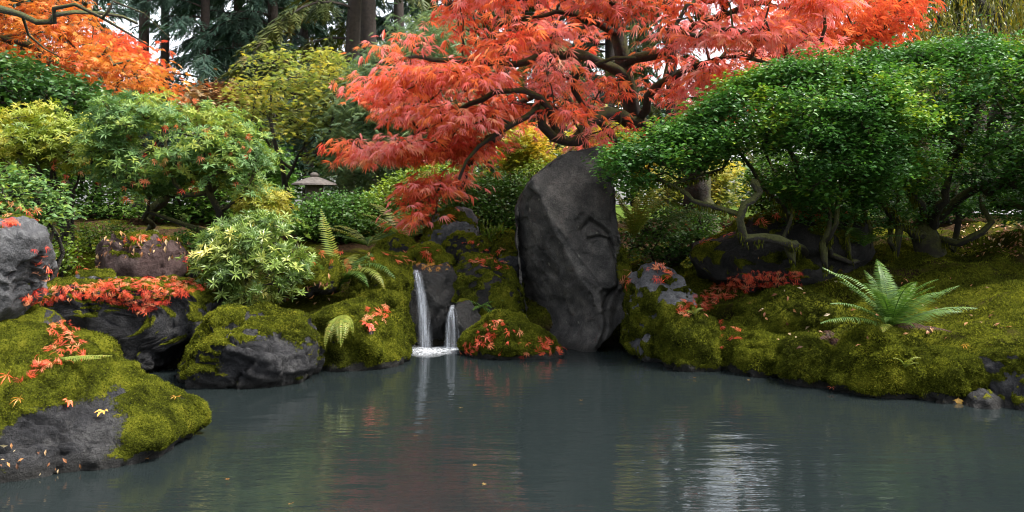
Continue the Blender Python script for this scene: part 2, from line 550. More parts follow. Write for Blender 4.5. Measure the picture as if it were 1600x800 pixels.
def moss_tufts(V, Fc, mask, count, size, rng, extra_tint=None):
    "three short blades per tuft where the moss mask is on"
    N, fn = vnormals(V, Fc)
    ar = np.linalg.norm(fn, axis=1)
    mm = mask[Fc].mean(1)
    cen = V[Fc].mean(1)
    fac = unit(fn)
    view = unit(np.array([0, 0, H]) - cen)
    w = ar * sstep(0.45, 0.7, mm) * ((fac * view).sum(1) > -0.35) * (cen[:, 2] > 0.02)
    if w.sum() <= 0:
        return None
    f = rng.choice(len(Fc), count, p=w / w.sum())
    a, c = rng.random(count), rng.random(count)
    sw = a + c > 1
    a[sw], c[sw] = 1 - a[sw], 1 - c[sw]
    p = V[Fc[f, 0]] + (V[Fc[f, 1]] - V[Fc[f, 0]]) * a[:, None] + (V[Fc[f, 2]] - V[Fc[f, 0]]) * c[:, None]
    n = fac[f]
    cl = 0.46 + 0.7 * fbm(p * 9, 3, 3) + 0.75 * fbm(p * 2.1, 2, 6)
    Vs, Ts = [], []
    for k in range(2):
        d = unit(n + 0.75 * rng.normal(size=(count, 3)))
        side = unit(np.cross(d, rng.normal(size=(count, 3))))
        h = (size * rng.uniform(0.6, 1.5, count))[:, None]
        wd = h * 0.22
        base = p - n * 0.003
        Vs.append(np.stack([base - side * wd, base + side * wd, base + d * h], 1))
        tt = np.clip(cl * 0.62 + rng.uniform(-0.02, 0.42, count), 0, 1)
        Ts.append(np.stack([tt * 0.6, tt * 0.6, tt], 1))
    VV = np.concatenate(Vs).reshape(-1, 3)
    return VV, np.arange(len(VV)).reshape(-1, 3), np.concatenate(Ts).ravel()

def rock(name, outline, Yc, thick, mat, label, seed, sub=5, centre=None, boxy=2.6, rough=0.05, chops=6, chop_list=(), moss=0.0, moss_up=0.9,
         moss_fn=None, tufts=0, tuft=0.012, gouges=(), fine=0.012, lean=0.0, group=None, shape_fn=None, cat='rock', strata=0.0, chip=1.0, back=1.0, slab=False):
    global SURF_N
    rng = np.random.default_rng(seed)
    o2 = np.array([P(px, py, Yc)[[0, 2]] for px, py in outline])
    c2 = o2.mean(0) if centre is None else P(centre[0], centre[1], Yc)[[0, 2]]
    K = 360
    an = np.linspace(-math.pi, math.pi, K, endpoint=False)
    R = np.zeros(K)
    for k in range(len(o2)):
        a, e = o2[k] - c2, o2[(k + 1) % len(o2)] - c2
        dx, dz = np.cos(an), np.sin(an)
        den = dx * (e[1] - a[1]) - dz * (e[0] - a[0])
        den = np.where(np.abs(den) < 1e-9, 1e-9, den)
        tt = (a[0] * (e[1] - a[1]) - a[1] * (e[0] - a[0])) / den
        uu = (a[0] * dz - a[1] * dx) / den
        R = np.where((uu >= -1e-6) & (uu <= 1 + 1e-6) & (tt > 0), np.maximum(R, tt), R)
    R = sum(np.roll(R, s) * w for s, w in ((-2, 1), (-1, 2), (0, 4), (1, 2), (2, 1))) / 10
    U, Fc = ico(sub)
    ang = np.arctan2(U[:, 2], U[:, 0])
    rho = np.hypot(U[:, 0], U[:, 2])
    th = np.arctan2(np.abs(U[:, 1]), rho)
    rr = np.cos(th) ** (2 / boxy)
    yy = np.sin(th) ** (2 / boxy) * np.sign(U[:, 1])
    if slab:
        tq = th / (math.pi / 2)
        rr = np.interp(tq, [0, 0.30, 0.35, 0.40, 1], [1, 1, 0.99, 0.955, 0])
        yy = np.interp(tq, [0, 0.30, 0.35, 0.40, 1], [0, 0.88, 0.97, 1, 1]) * np.sign(U[:, 1])
    yy = np.where(yy > 0, yy * back, yy)
    Ra = np.interp(ang, np.append(an, math.pi), np.append(R, R[0]))
    loc = np.stack([np.cos(ang) * Ra * rr, yy * thick, np.sin(ang) * Ra * rr], -1)
    size = float(np.mean(R))
    for k in range(chops):
        n = unit(rng.normal(size=3) + np.array([0, -0.7, 0.3]))
        dd = loc @ n
        lim = dd.max() * rng.uniform(0.72, 0.92)
        over = np.maximum(dd - lim, 0)
        loc = loc - n * (over * 0.85)[:, None]
    for n, lim in chop_list:                       # explicit facets: normal, distance from centre
        n = unit(np.array(n, float))
        over = np.maximum(loc @ n - lim, 0)
        loc = loc - n * (over * 0.97)[:, None]
    loc[:, 1] += lean * loc[:, 2]
    if shape_fn is not None:
        loc = shape_fn(loc)
    C = np.array([c2[0], Yc, c2[1]])
    V = C + loc
    dirn, _ = vnormals(V, Fc)
    q = V * (0.55 / max(size, 0.12)) * 2.2
    V = V + dirn * (rough * size * 1.5 * (fbm(q, 3, seed) + 0.7 * ridged(q * 2.1, 3, seed + 20)))[:, None]
    V = V + dirn * (fine * (1.6 * ridged(V * 6, 4, seed + 40) + 0.8 * fbm(V * 22, 3, seed + 50)))[:, None]
    V = V + dirn * (chip * (0.042 * chips(V + 0.05 * fbm(V * 4, 2, 3)[:, None], 0.24, seed + 90) + 0.016 * chips(V, 0.085, seed + 95)) * min(1.0, size / 0.3))[:, None]
    if strata > 0:
        st = noise(V * np.array([2.0, 2.0, 1.0]) + fbm(V * 3, 3, seed + 60)[:, None] * 0.3, seed + 61)
        lay = np.abs(((V[:, 2] + 0.25 * V[:, 0] + 0.06 * st) * 14) % 1 - 0.5) * 2
        V = V + dirn * (strata * (lay - 0.5))[:, None]
    for pts, wdt, dep in gouges:                   # scars: polyline in photo pixels on this face
        gp = np.array([P(px, py, Yc)[[0, 2]] for px, py in pts])
        best = np.full(len(V), 1e9)
        for k in range(len(gp) - 1):
            a, ab = gp[k], gp[k + 1] - gp[k]
            tt = np.clip(((V[:, 0] - a[0]) * ab[0] + (V[:, 2] - a[1]) * ab[1]) / (ab @ ab), 0, 1)
            best = np.minimum(best, np.hypot(V[:, 0] - a[0] - tt * ab[0], V[:, 2] - a[1] - tt * ab[1]))
        m = np.exp(-(best / wdt) ** 2) * (dirn[:, 1] < 0.1)
        V[:, 1] += dep * m
    N, _ = vnormals(V, Fc)
    mk = sstep(-0.25, 0.25, moss_up * (N[:, 2] - 0.35) + moss - 0.06 + 1.15 * fbm(V * 6.5 / max(size / 0.4, 0.6), 5, seed + 70, 0.62))
    if moss <= -5:
        mk = mk * 0
    if moss_fn is not None:
        mk = np.clip(moss_fn(V, N, mk), 0, 1)
    mk = mk * sstep(0.015, 0.06, V[:, 2] + 0.03 * noise(V * 20, 7))
    V = V + N * (mk * (0.012 + 0.024 * (fbm(V * 13, 3, seed + 80) + 0.2) + 0.010 * ridged(V * 30, 2, seed + 81)))[:, None]
    root = thing(name, (C[0], C[1], V[:, 2].min()), label, cat, group)
    link('stone', make_mesh('stone', V, Fc, M_ROCK[mat], {'moss': mk}, smooth=True), root)
    SURF_V.append(V); SURF_F.append(Fc + SURF_N); SURF_N += len(V)
    if tufts:
        r = moss_tufts(V, Fc, mk, tufts, tuft, rng)
        if r is not None:
            link('moss', make_mesh('moss', r[0], r[1], M_MOSS, {'tint': r[2]}), root, kind='stuff')
    return V, Fc, mk

def below(*pts):
    return list(pts)

# left bank
rock('mossy_boulder', [(-120, 560), (-60, 520), (20, 522), (60, 530), (110, 547), (160, 569), (195, 590), (235, 612), (285, 634), (312, 655), (296, 690), (240, 760), (120, 820), (-20, 830), (-140, 800)],
     4.75, 0.78, 'grey', 'big rounded boulder with bright green moss, dark bare front and a yellow leaf', 3, sub=6, boxy=2.3, rough=0.05, chops=5, moss=0.46, moss_up=0.22, back=0.3,
     tufts=42000, tuft=0.010, fine=0.010,
     moss_fn=lambda V, N, m: m * (1 - 0.97 * np.exp(-(((V[:, 0] + 2.12) / 0.27) ** 2 + ((V[:, 2] - 0.14) / 0.16) ** 2) ** 2) * (V[:, 1] < 4.7)))
rock('upright_boulder', [(-60, 360), (0, 347), (40, 348), (62, 372), (58, 400), (42, 440), (20, 490), (0, 520), (-70, 530)], 5.9, 0.35, 'pale',
     'bare pale grey boulder with red leaves on its top', 5, sub=5, moss=-0.55, chops=5, rough=0.05)
rock('ledge_rock', [(20, 470), (60, 452), (140, 448), (240, 446), (330, 452), (347, 470), (345, 500), (330, 520), (290, 535), (265, 565), (230, 575), (200, 545), (150, 540), (90, 545), (30, 555), (0, 520)],
     7.05, 0.62, 'grey', 'wide flat-topped ledge rock carpeted with red leaves', 7, sub=6, centre=(180, 495), boxy=4.2, rough=0.05, chops=4, moss=-0.12, moss_up=1.2, tufts=14000, tuft=0.013, strata=0.012, fine=0.016)
rock('ledge_rock', [(-60, 500), (30, 492), (70, 498), (105, 525), (115, 580), (90, 640), (40, 660), (-80, 640)], 6.1, 0.45, 'grey',
     'low grey stone wedged between ledge rock and big mossy boulder', 8, sub=5, moss=0.0, chops=6, tufts=2500)
rock('brown_rock', [(160, 415), (163, 385), (178, 373), (215, 370), (262, 371), (280, 392), (285, 420), (270, 437), (220, 442), (175, 440)], 7.9, 0.30, 'brown',
     'reddish brown block-shaped rock with a thin moss cap', 11, sub=5, boxy=4.0, moss=-0.45, moss_up=1.5, chops=6, rough=0.03, tufts=2500, tuft=0.014)
rock('small_stone', [(118, 440), (128, 428), (150, 424), (180, 432), (188, 446), (170, 456), (130, 456)], 7.3, 0.16, 'pale', 'small grey stone with moss rim in front of the brown rock', 12, sub=4, moss=-0.15, tufts=800)
rock('mossy_boulder', [(288, 585), (300, 555), (320, 515), (350, 490), (390, 484), (440, 490), (475, 505), (492, 535), (490, 575), (470, 620), (380, 640), (300, 630)], 6.45, 0.45, 'grey',
     'mossy boulder with a bare dark grey flank below the pale-leaved shrub', 14, sub=6, boxy=2.5, chops=5, moss=0.22, moss_up=0.7, tufts=20000, tuft=0.013, strata=0.008,
     moss_fn=lambda V, N, m: m * (1 - 0.95 * np.exp(-(((V[:, 0] + 1.72) / 0.30) ** 2 + ((V[:, 2] - 0.17) / 0.17) ** 2) ** 2) * (V[:, 1] < 6.5)) )
rock('mossy_boulder', [(478, 560), (480, 510), (500, 480), (540, 472), (585, 480), (610, 500), (628, 530), (634, 560), (600, 610), (500, 620)], 7.15, 0.45, 'dark',
     'fully moss-covered boulder beside the waterfall with a cluster of red leaves', 16, sub=5, boxy=3.0, chops=5, moss=0.55, moss_up=0.35, tufts=20000, tuft=0.014)
rock('stone_block', [(555, 470), (560, 415), (585, 402), (620, 403), (640, 412), (640, 460), (636, 540), (600, 560), (560, 540)], 7.85, 0.35, 'dark',
     'mossy stone block forming one side of the waterfall, under the fern', 18, sub=5, boxy=3.6, chops=5, moss=0.5, moss_up=0.35, tufts=10000, tuft=0.015)
# waterfall
rock('waterfall_rock', [(622, 440), (630, 422), (650, 416), (690, 415), (704, 424), (706, 450), (700, 500), (705, 560), (650, 580), (618, 560)], 8.18, 0.32, 'wet',
     'wet black rock face behind the falling water', 20, sub=5, boxy=3.4, chops=6, moss=-0.75, rough=0.07)
rock('stone_block', [(700, 470), (702, 432), (720, 416), (770, 412), (806, 424), (814, 450), (812, 500), (770, 530), (730, 525), (706, 510)], 8.2, 0.32, 'dark',
     'dark mossy stone block between the waterfall and the standing stone', 22, sub=5, boxy=3.2, chops=6, moss=0.2, moss_up=0.5, tufts=8000, tuft=0.015)
rock('wet_stone', [(704, 500), (715, 478), (735, 470), (752, 490), (755, 530), (740, 560), (705, 560)], 7.85, 0.2, 'wet', 'small wet dark stone beside the thin second waterfall', 23, sub=4, moss=-0.5)
rock('round_boulder', [(660, 385), (668, 358), (690, 337), (715, 329), (735, 335), (745, 355), (744, 385), (730, 410), (680, 415)], 9.0, 0.38, 'pale',
     'round grey boulder with moss on one shoulder above the waterfall', 25, sub=5, chops=3, moss=-0.25, moss_up=0.8, tufts=4500, tuft=0.016,
     moss_fn=lambda V, N, m: np.clip(m + 0.9 * sstep(0.05, -0.3, V[:, 0] + 0.62 + 0.3 * (V[:, 2] - 1.05)) * (N[:, 2] > 0.1), 0, 1))
UP = 'small rocks stepped above the waterfall'
rock('mossy_rock', [(586, 400), (592, 382), (620, 372), (648, 378), (660, 395), (650, 415), (600, 415)], 8.6, 0.3, 'dark', 'low mossy rock above the stone block, next to the tall fern', 27, sub=4, moss=0.12, tufts=3000, tuft=0.016, group=UP)
rock('mossy_rock', [(640, 402), (648, 388), (668, 384), (690, 392), (708, 410), (700, 425), (650, 422)], 8.35, 0.22, 'dark', 'moss cushion rock directly above the water lip', 28, sub=4, moss=0.5, tufts=3000, tuft=0.016, group=UP)
rock('mossy_rock', [(692, 395), (698, 375), (722, 366), (750, 372), (768, 385), (770, 405), (740, 412), (700, 412)], 8.65, 0.25, 'dark', 'dark rock with moss cap right under the round grey boulder', 29, sub=5, moss=0.1, tufts=2600, tuft=0.016, group=UP)
rock('mossy_rock', [(716, 415), (724, 402), (750, 399), (772, 406), (775, 425), (740, 432)], 8.35, 0.2, 'dark', 'small dark rock with red leaves between the moss-capped rocks', 30, sub=4, moss=-0.2, tufts=700, tuft=0.016, group=UP)
rock('mossy_rock', [(755, 392), (770, 384), (806, 386), (822, 396), (815, 414), (770, 412)], 8.7, 0.25, 'dark', 'flat mossy rock touching the standing stone', 31, sub=4, moss=0.2, tufts=1800, tuft=0.016, group=UP)
rock('mossy_rock', [(780, 412), (788, 400), (808, 398), (822, 410), (820, 432), (790, 434)], 8.3, 0.18, 'grey', 'small rounded grey rock against the standing stone', 32, sub=4, moss=-0.4, group=UP)
rock('mossy_rock', [(772, 378), (780, 366), (800, 364), (815, 375), (810, 390), (780, 390)], 9.1, 0.25, 'dark', 'mossy rock under the dark hedge', 33, sub=4, moss=0.4, tufts=1200, tuft=0.018, group=UP)
rock('mossy_rock', [(440, 425), (455, 405), (490, 398), (520, 408), (530, 430), (520, 460), (450, 460)], 7.6, 0.3, 'dark', 'low mossy rock between the pale-leaved shrub and the fern', 34, sub=4, moss=0.5, tufts=3000, tuft=0.016, group=UP)
# islet
rock('islet_rock', [(714, 562), (722, 540), (745, 515), (775, 497), (795, 493), (815, 500), (840, 522), (880, 546), (900, 562), (870, 590), (800, 600), (740, 590)], 7.45, 0.32, 'dark',
     'cone-shaped mossy islet rock standing in the pond with scattered red leaves', 36, sub=5, chops=2, boxy=2.0, rough=0.04, moss=0.9, moss_up=0.2, tufts=14000, tuft=0.014)

def stone_face(loc):
    rz = np.array([0.90, 0.66, 0.26, -0.12, -0.44, -0.64, -0.86])          # ridge between the two faces
    rx = np.array([-0.34, -0.35, -0.17, 0.02, 0.22, 0.28, 0.14])
    dx = loc[:, 0] - np.interp(-loc[:, 2], -rz, rx)
    yf = -0.44 + np.where(dx < 0, -dx * 1.6, dx * 0.30) + 0.26 * loc[:, 2]
    # a step back right of the nose line
    nz_ = np.array([0.14, -0.05, -0.25]); nxx = np.array([0.31, 0.37, 0.41])
    step_ = sstep(0.0, 0.025, loc[:, 0] - np.interp(-loc[:, 2], -nz_, nxx)) * sstep(0.17, 0.05, loc[:, 2]) * sstep(-0.36, -0.28, loc[:, 2])
    under = sstep(-0.27, -0.31, loc[:, 2]) * sstep(0.22, 0.27, loc[:, 0])
    yf = yf + 0.09 * step_ + 0.07 * under
    loc = loc.copy()
    front = loc[:, 1] < 0
    loc[:, 1] = np.where(front, np.maximum(loc[:, 1], yf), loc[:, 1])
    return loc

# the standing stone: two main facets meeting on a ridge, scars on the front face
rock('standing_stone', [(890, 239), (944, 229), (953, 262), (957, 320), (962, 370), (975, 414), (988, 436), (984, 468), (950, 506), (918, 540), (905, 580), (850, 580), (826, 505), (815, 450), (808, 370), (809, 325), (815, 308), (834, 278), (862, 255)],
     8.05, 0.52, 'basalt', 'tall dark grey standing stone with a carved-looking face behind the pond', 40, sub=7, centre=(890, 395), boxy=4.5, rough=0.012, chops=0, fine=0.0035, moss=-0.9, chip=0.45, shape_fn=stone_face, slab=True,
     
     gouges=[([(902, 358), (918, 343), (934, 352), (948, 364)], 0.016, 0.075), ([(914, 371), (932, 367), (946, 372)], 0.011, 0.06),
             ([(948, 372), (955, 410), (958, 440), (942, 455), (935, 470)], 0.017, 0.085), ([(968, 440), (956, 470), (950, 500)], 0.05, 0.06),
             ([(866, 350), (884, 372), (898, 395), (930, 436)], 0.010, -0.025), ([(850, 345), (868, 395), (890, 440), (905, 500)], 0.035, 0.03),
             ([(936, 470), (938, 500), (925, 530)], 0.012, 0.05), ([(905, 425), (925, 440), (938, 452)], 0.012, -0.03)],
     moss_fn=lambda V, N, m: np.exp(-(((V[:, 0] - 0.98) / 0.07) ** 2 + ((V[:, 2] - 0.72) / 0.2) ** 2)) * 1.2)

# right bank
rock('wedge_rock', [(984, 480), (992, 440), (1005, 412), (1022, 408), (1052, 428), (1082, 462), (1086, 490), (1070, 530), (1040, 570), (1000, 580), (986, 540)], 7.35, 0.38, 'pale',
     'grey wedge-shaped rock with moss on its side and red leaves beside the standing stone', 42, sub=5, boxy=3.0, chops=5, moss=0.0, moss_up=-0.5, tufts=6000, tuft=0.014,
     moss_fn=lambda V, N, m: np.clip(m + 0.8 * sstep(0.4, -0.1, N[:, 2]) * (fbm(V * 5, 3, 4) > -0.25), 0, 1) * (1 - 0.9 * sstep(0.45, 0.7, N[:, 2])))
rock('mossy_block', [(1042, 540), (1044, 505), (1060, 490), (1090, 492), (1112, 508), (1120, 540), (1118, 590), (1080, 605), (1046, 595)], 6.95, 0.30, 'dark',
     'moss-clad block at the water edge next to the wedge-shaped rock', 44, sub=5, boxy=3.2, chops=4, moss=0.6, moss_up=0.3, tufts=9000, tuft=0.015)
rock('dark_boulder', [(1080, 410), (1090, 390), (1130, 372), (1175, 350), (1220, 334), (1270, 326), (1320, 328), (1345, 345), (1350, 400), (1300, 450), (1180, 450), (1100, 435)], 8.3, 0.45, 'dark',
     'long dark boulder in shade under the clipped bush, leaves along its top', 46, sub=5, boxy=3.0, chops=5, moss=-0.1, moss_up=0.8, tufts=5000, tuft=0.016)
BK = 'mossy lumps along the bank edge'
rock('moss_hummock', [(1138, 575), (1150, 540), (1180, 524), (1215, 530), (1232, 555), (1225, 600), (1160, 610)], 6.75, 0.30, 'dark', 'rounded moss hummock by the moss-clad block', 48, sub=5, chops=1, moss=0.9, moss_up=0.2, tufts=8000, tuft=0.016, group=BK)
rock('moss_hummock', [(1222, 590), (1232, 550), (1262, 530), (1290, 545), (1300, 590), (1285, 640), (1230, 630)], 6.35, 0.28, 'dark', 'rounded moss hummock beside the dark dead fern clump', 49, sub=5, chops=1, moss=0.9, moss_up=0.2, tufts=9000, tuft=0.016, group=BK)
rock('moss_hummock', [(1300, 600), (1320, 545), (1360, 515), (1405, 525), (1440, 570), (1440, 640), (1370, 660), (1310, 650)], 6.05, 0.32, 'dark', 'broad moss hummock in front of the big green fern', 50, sub=5, chops=1, moss=0.9, moss_up=0.2, tufts=16000, tuft=0.016, group=BK)
rock('moss_hummock', [(1425, 610), (1435, 575), (1465, 552), (1505, 556), (1530, 585), (1535, 640), (1480, 665), (1430, 655)], 5.85, 0.30, 'dark', 'low moss hummock between the broad hummock and the edge rock', 55, sub=5, chops=1, moss=0.9, moss_up=0.2, tufts=11000, tuft=0.016, group=BK)
rock('moss_hummock', [(1112, 560), (1118, 525), (1140, 512), (1165, 520), (1178, 550), (1172, 590), (1125, 595)], 6.9, 0.25, 'dark', 'small moss hummock squeezed beside the moss-clad block', 56, sub=4, chops=1, moss=0.9, moss_up=0.2, tufts=5000, tuft=0.016, group=BK)
rock('moss_hummock', [(1150, 520), (1165, 480), (1215, 458), (1280, 462), (1310, 490), (1300, 540), (1200, 550)], 7.1, 0.35, 'dark', 'wide moss mound above the row of bank hummocks', 57, sub=5, chops=1, moss=0.9, moss_up=0.2, tufts=9000, tuft=0.016, group=BK)
rock('edge_rock', [(1528, 610), (1540, 570), (1570, 552), (1620, 545), (1700, 560), (1720, 640), (1620, 690), (1540, 670)], 5.65, 0.35, 'grey', 'grey rock half covered in moss at the water edge of the lit slope', 52, sub=5, chops=5, moss=0.05, tufts=9000, tuft=0.014)
rock('flat_stone', [(1560, 565), (1575, 553), (1620, 548), (1680, 555), (1690, 575), (1600, 580)], 6.0, 0.25, 'pale', 'flat grey stone lying on the mossy slope above the edge rock', 53, sub=4, moss=-0.4)
rock('flat_stone', [(1505, 640), (1520, 615), (1550, 612), (1570, 640), (1550, 665), (1515, 665)], 5.55, 0.14, 'grey', 'small wet grey stone at the foot of the edge rock', 54, sub=4, moss=-0.4)

# ------------------------------------------------------------------ leaf shapes (base at origin, axis +Y, face +Z)
def T(V, Fc):
    return np.array(V, float), np.array(Fc, int)

def lobed(nl, spread, width, droop, side=0.6, mid=0.45):
    V, Fc = [(0, 0, 0)], []
    for k, a in enumerate(np.linspace(-spread, spread, nl)):
        L = 1 - (1 - side) * abs(a / spread) ** 1.3
        dx, dy = math.sin(a), math.cos(a)
        m = mid * L
        V += [(dx * m - dy * width * L, dy * m + dx * width * L, -droop * mid * 0.25 + 0.02), (dx * L, dy * L, -droop * L), (dx * m + dy * width * L, dy * m - dx * width * L, -droop * mid * 0.25 - 0.02)]
        i = 1 + 3 * k
        Fc += [(0, i + 1, i), (0, i + 2, i + 1)]
    return T(V, Fc)

def lobed_fine(nl, spread, width, droop, side, seed, curl=0.0):
    "closer leaf: every lobe a toothed blade with a raised midrib"
    rng = np.random.default_rng(seed)
    V, Fc = [(0, 0, 0)], []
    for k, a in enumerate(np.linspace(-spread, spread, nl)):
        a = a + rng.normal(0, 0.06)
        L = (1 - (1 - side) * abs(a / spread) ** 1.3) * rng.uniform(0.9, 1.08)
        dx, dy = math.sin(a), math.cos(a)
        dr = droop * rng.uniform(0.4, 1.5)
        prev = 0
        st = [(0.28, 0.45), (0.5, 1.0), (0.62, 0.62), (0.76, 0.62)]
        base = len(V)
        for t_, w_ in st:
            y = t_ * L
            w = w_ * width * L
            z = -dr * t_ ** 2 * L + curl * math.sin(t_ * 3)
            for sgn, dz in ((-1, 0.035), (0, 0.0), (1, 0.035)):
                V.append((dx * y + sgn * dy * w, dy * y - sgn * dx * w, z + dz * w_))
        V.append((dx * L, dy * L, -dr * L))
        tip = len(V) - 1
        Fc += [(0, base + 1, base), (0, base + 2, base + 1)]
        for r in range(len(st) - 1):
            i = base + 3 * r
            for q in (0, 1):
                Fc += [(i + q, i + q + 1, i + q + 4), (i + q, i + q + 4, i + q + 3)]
        i = base + 3 * (len(st) - 1)
        Fc += [(i, i + 1, tip), (i + 1, i + 2, tip)]
    # stalk
    i = len(V)
    V += [(-0.012, 0, 0), (0.012, 0, 0), (0.03, -0.42, -0.05)]
    Fc += [(i, i + 1, i + 2)]
    return T(V, Fc)

def oval(w, fold=0.06, bend=0.12):
    return T([(0, 0, 0), (-w, 0.5, fold), (w, 0.5, fold), (0, 0.5, 0), (0, 1, -bend)], [(0, 3, 1), (0, 2, 3), (1, 3, 4), (3, 2, 4)])

def rhomb(w, fold=0.08):
    return T([(0, 0, 0), (-w, 0.5, fold), (0, 1, 0), (w, 0.5, fold)], [(0, 2, 1), (0, 3, 2)])

def rosette(n, w, elev, seed, bend=0.15):
    rng = np.random.default_rng(seed)
    ov = oval(w, 0.05, bend)
    az = np.arange(n) * 2.4 + rng.normal(0, 0.2, n)
    el = elev + rng.normal(0, 0.2, n)
    fw = np.stack([np.cos(az) * np.cos(el), np.sin(az) * np.cos(el), np.sin(el)], -1)
    R = frames(fw, np.tile([0, 0, 1.0], (n, 1)) + 0.01)
    return stamp(ov, np.zeros((n, 3)) + np.stack([0 * az, 0 * az, np.arange(n) * 0.02], -1), R, rng.uniform(0.75, 1.1, n))

def spray(n, L, drop, seed, wid=0.05, flat=0.35):
    "conifer branchlet: needles-bearing side shoots along an arching spine"
    rng = np.random.default_rng(seed)
    V, Fc = [], []
    for k in range(n):
        t_ = (k + 0.5) / n
        b = np.array([0, t_ * 0.9, -drop * t_ ** 2])
        for sgn in (-1, 1):
            l = L * (1 - 0.7 * t_) * rng.uniform(0.7, 1.2)
            a = rng.uniform(0.5, 1.0)
            tip = b + np.array([sgn * l * math.sin(a), l * math.cos(a), -l * rng.uniform(0.1, flat + 0.3)])
            i = len(V)
            V += [b - [0, wid, 0], b + [0, wid, 0], tip]
            Fc.append((i, i + 1, i + 2))
    i = len(V)
    V += [(0, 0.85, -drop * 0.8), (0.03, 0.7, -drop * 0.6), (0, 1.1, -drop * 1.2)]
    Fc.append((i, i + 1, i + 2))
    return T(V, Fc)

def strand(n, seed):
    "hanging willow strand of length 1 with narrow leaves, axis -Z"
    rng = np.random.default_rng(seed)
    V, Fc = [], []
    x = 0.0
    for k in range(n):
        z = -(k + 0.5) / n
        x += rng.normal(0, 0.012)
        a = rng.uniform(0, 6.28)
        l = 0.10
        b = np.array([x, x * 0.5, z])
        tip = b + np.array([math.cos(a) * l * 0.45, math.sin(a) * l * 0.45, -l])
        s = np.array([-math.sin(a), math.cos(a), 0]) * 0.014
        m = (b + tip) / 2
        i = len(V)
        V += [b, m + s, tip, m - s]
        Fc += [(i, i + 1, i + 2), (i, i + 2, i + 3)]
    return T(V, Fc)

LACE = [lobed(7, 1.5, 0.042, 0.30, 0.55), lobed(7, 1.3, 0.038, 0.55, 0.6), lobed(5, 1.2, 0.042, 0.2, 0.6), lobed(7, 1.6, 0.036, 0.4, 0.55)]
PALM = [lobed(5, 1.4, 0.13, 0.1, 0.55), lobed(7, 1.7, 0.12, 0.15, 0.45)]

# ------------------------------------------------------------------ leaf and bark colours
M_RED = leaf_mat('laceleaf_red', [(0.0, (0.60, 0.07, 0.04)), (0.2, (0.80, 0.17, 0.06)), (0.38, (0.90, 0.31, 0.09)), (0.55, (0.88, 0.25, 0.20)), (0.78, (0.92, 0.42, 0.39)), (1.0, (0.90, 0.47, 0.24))], 0.38, 0.42, 0.5, 1.15, (1.0, 0.95, 1.0))
M_DEEPRED = leaf_mat('maple_deep_red', even([(0.48, 0.055, 0.028), (0.66, 0.12, 0.055), (0.74, 0.20, 0.07)]), 0.42, 0.5, 0.3)
M_ORANGE = leaf_mat('maple_orange', even([(0.36, 0.06, 0.016), (0.52, 0.14, 0.03), (0.60, 0.22, 0.04), (0.50, 0.27, 0.05)]), 0.42, 0.5, 0.3)
M_YELLOW = leaf_mat('maple_yellow_green', even([(0.10, 0.15, 0.035), (0.19, 0.235, 0.05), (0.30, 0.30, 0.06), (0.45, 0.36, 0.05)]), 0.4, 0.5, 0.3)
M_GOLD = leaf_mat('golden_leaves', even([(0.13, 0.17, 0.02), (0.26, 0.27, 0.025), (0.40, 0.33, 0.03), (0.46, 0.25, 0.03)]), 0.4, 0.5, 0.3)
M_BOX = leaf_mat('box_leaves', [(0.0, (0.024, 0.075, 0.016)), (0.45, (0.05, 0.145, 0.024)), (0.8, (0.085, 0.195, 0.024)), (1.0, (0.22, 0.29, 0.02))], 0.3, 0.46, 0.28)
M_RHODO = leaf_mat('rhododendron_leaves', [(0.0, (0.05, 0.11, 0.03)), (0.4, (0.10, 0.19, 0.055)), (0.7, (0.20, 0.28, 0.045)), (1.0, (0.32, 0.33, 0.05))], 0.32, 0.48, 0.3)
M_AZALEA = leaf_mat('azalea_leaves', even([(0.075, 0.13, 0.018), (0.15, 0.21, 0.022), (0.25, 0.29, 0.03), (0.38, 0.34, 0.04)]), 0.34, 0.45, 0.4)
M_CAMELLIA = leaf_mat('camellia_leaves', even([(0.02, 0.06, 0.014), (0.04, 0.10, 0.02), (0.08, 0.15, 0.03)]), 0.25, 0.38, 0.4)
M_PIERIS = leaf_mat('pieris_leaves', [(0.0, (0.07, 0.13, 0.025)), (0.35, (0.17, 0.25, 0.045)), (0.65, (0.34, 0.38, 0.09)), (1.0, (0.58, 0.50, 0.13))], 0.3, 0.36, 0.5)
M_HEDGE = leaf_mat('hedge_leaves', even([(0.026, 0.07, 0.012), (0.052, 0.125, 0.018), (0.10, 0.18, 0.022)]), 0.28, 0.48, 0.3)
M_LIME = leaf_mat('lime_leaves', even([(0.07, 0.12, 0.012), (0.13, 0.20, 0.016), (0.22, 0.28, 0.02)]), 0.34, 0.45, 0.4)
M_FIR_HAZED = leaf_mat('fir_needles_hazed', even([(0.024, 0.055, 0.038), (0.042, 0.085, 0.058), (0.07, 0.115, 0.072)]), 0.12, 0.55, 0.3)  # needle green lightened towards blue, painting distance haze into the colour
M_CYPRESS = leaf_mat('cypress_needles', even([(0.075, 0.14, 0.07), (0.13, 0.20, 0.085), (0.22, 0.27, 0.09)]), 0.25, 0.55, 0.3)
M_CEDAR = leaf_mat('cedar_needles', even([(0.03, 0.045, 0.012), (0.055, 0.075, 0.016), (0.10, 0.10, 0.02), (0.15, 0.10, 0.025)]), 0.18, 0.55, 0.3)
M_WILLOW = leaf_mat('weeping_leaves', even([(0.045, 0.065, 0.012), (0.10, 0.115, 0.016), (0.20, 0.18, 0.018), (0.42, 0.27, 0.02)]), 0.32, 0.5, 0.3)
M_FERN = leaf_mat('fern_green', even([(0.028, 0.075, 0.010), (0.058, 0.12, 0.016), (0.12, 0.19, 0.03)]), 0.28, 0.5, 0.25)
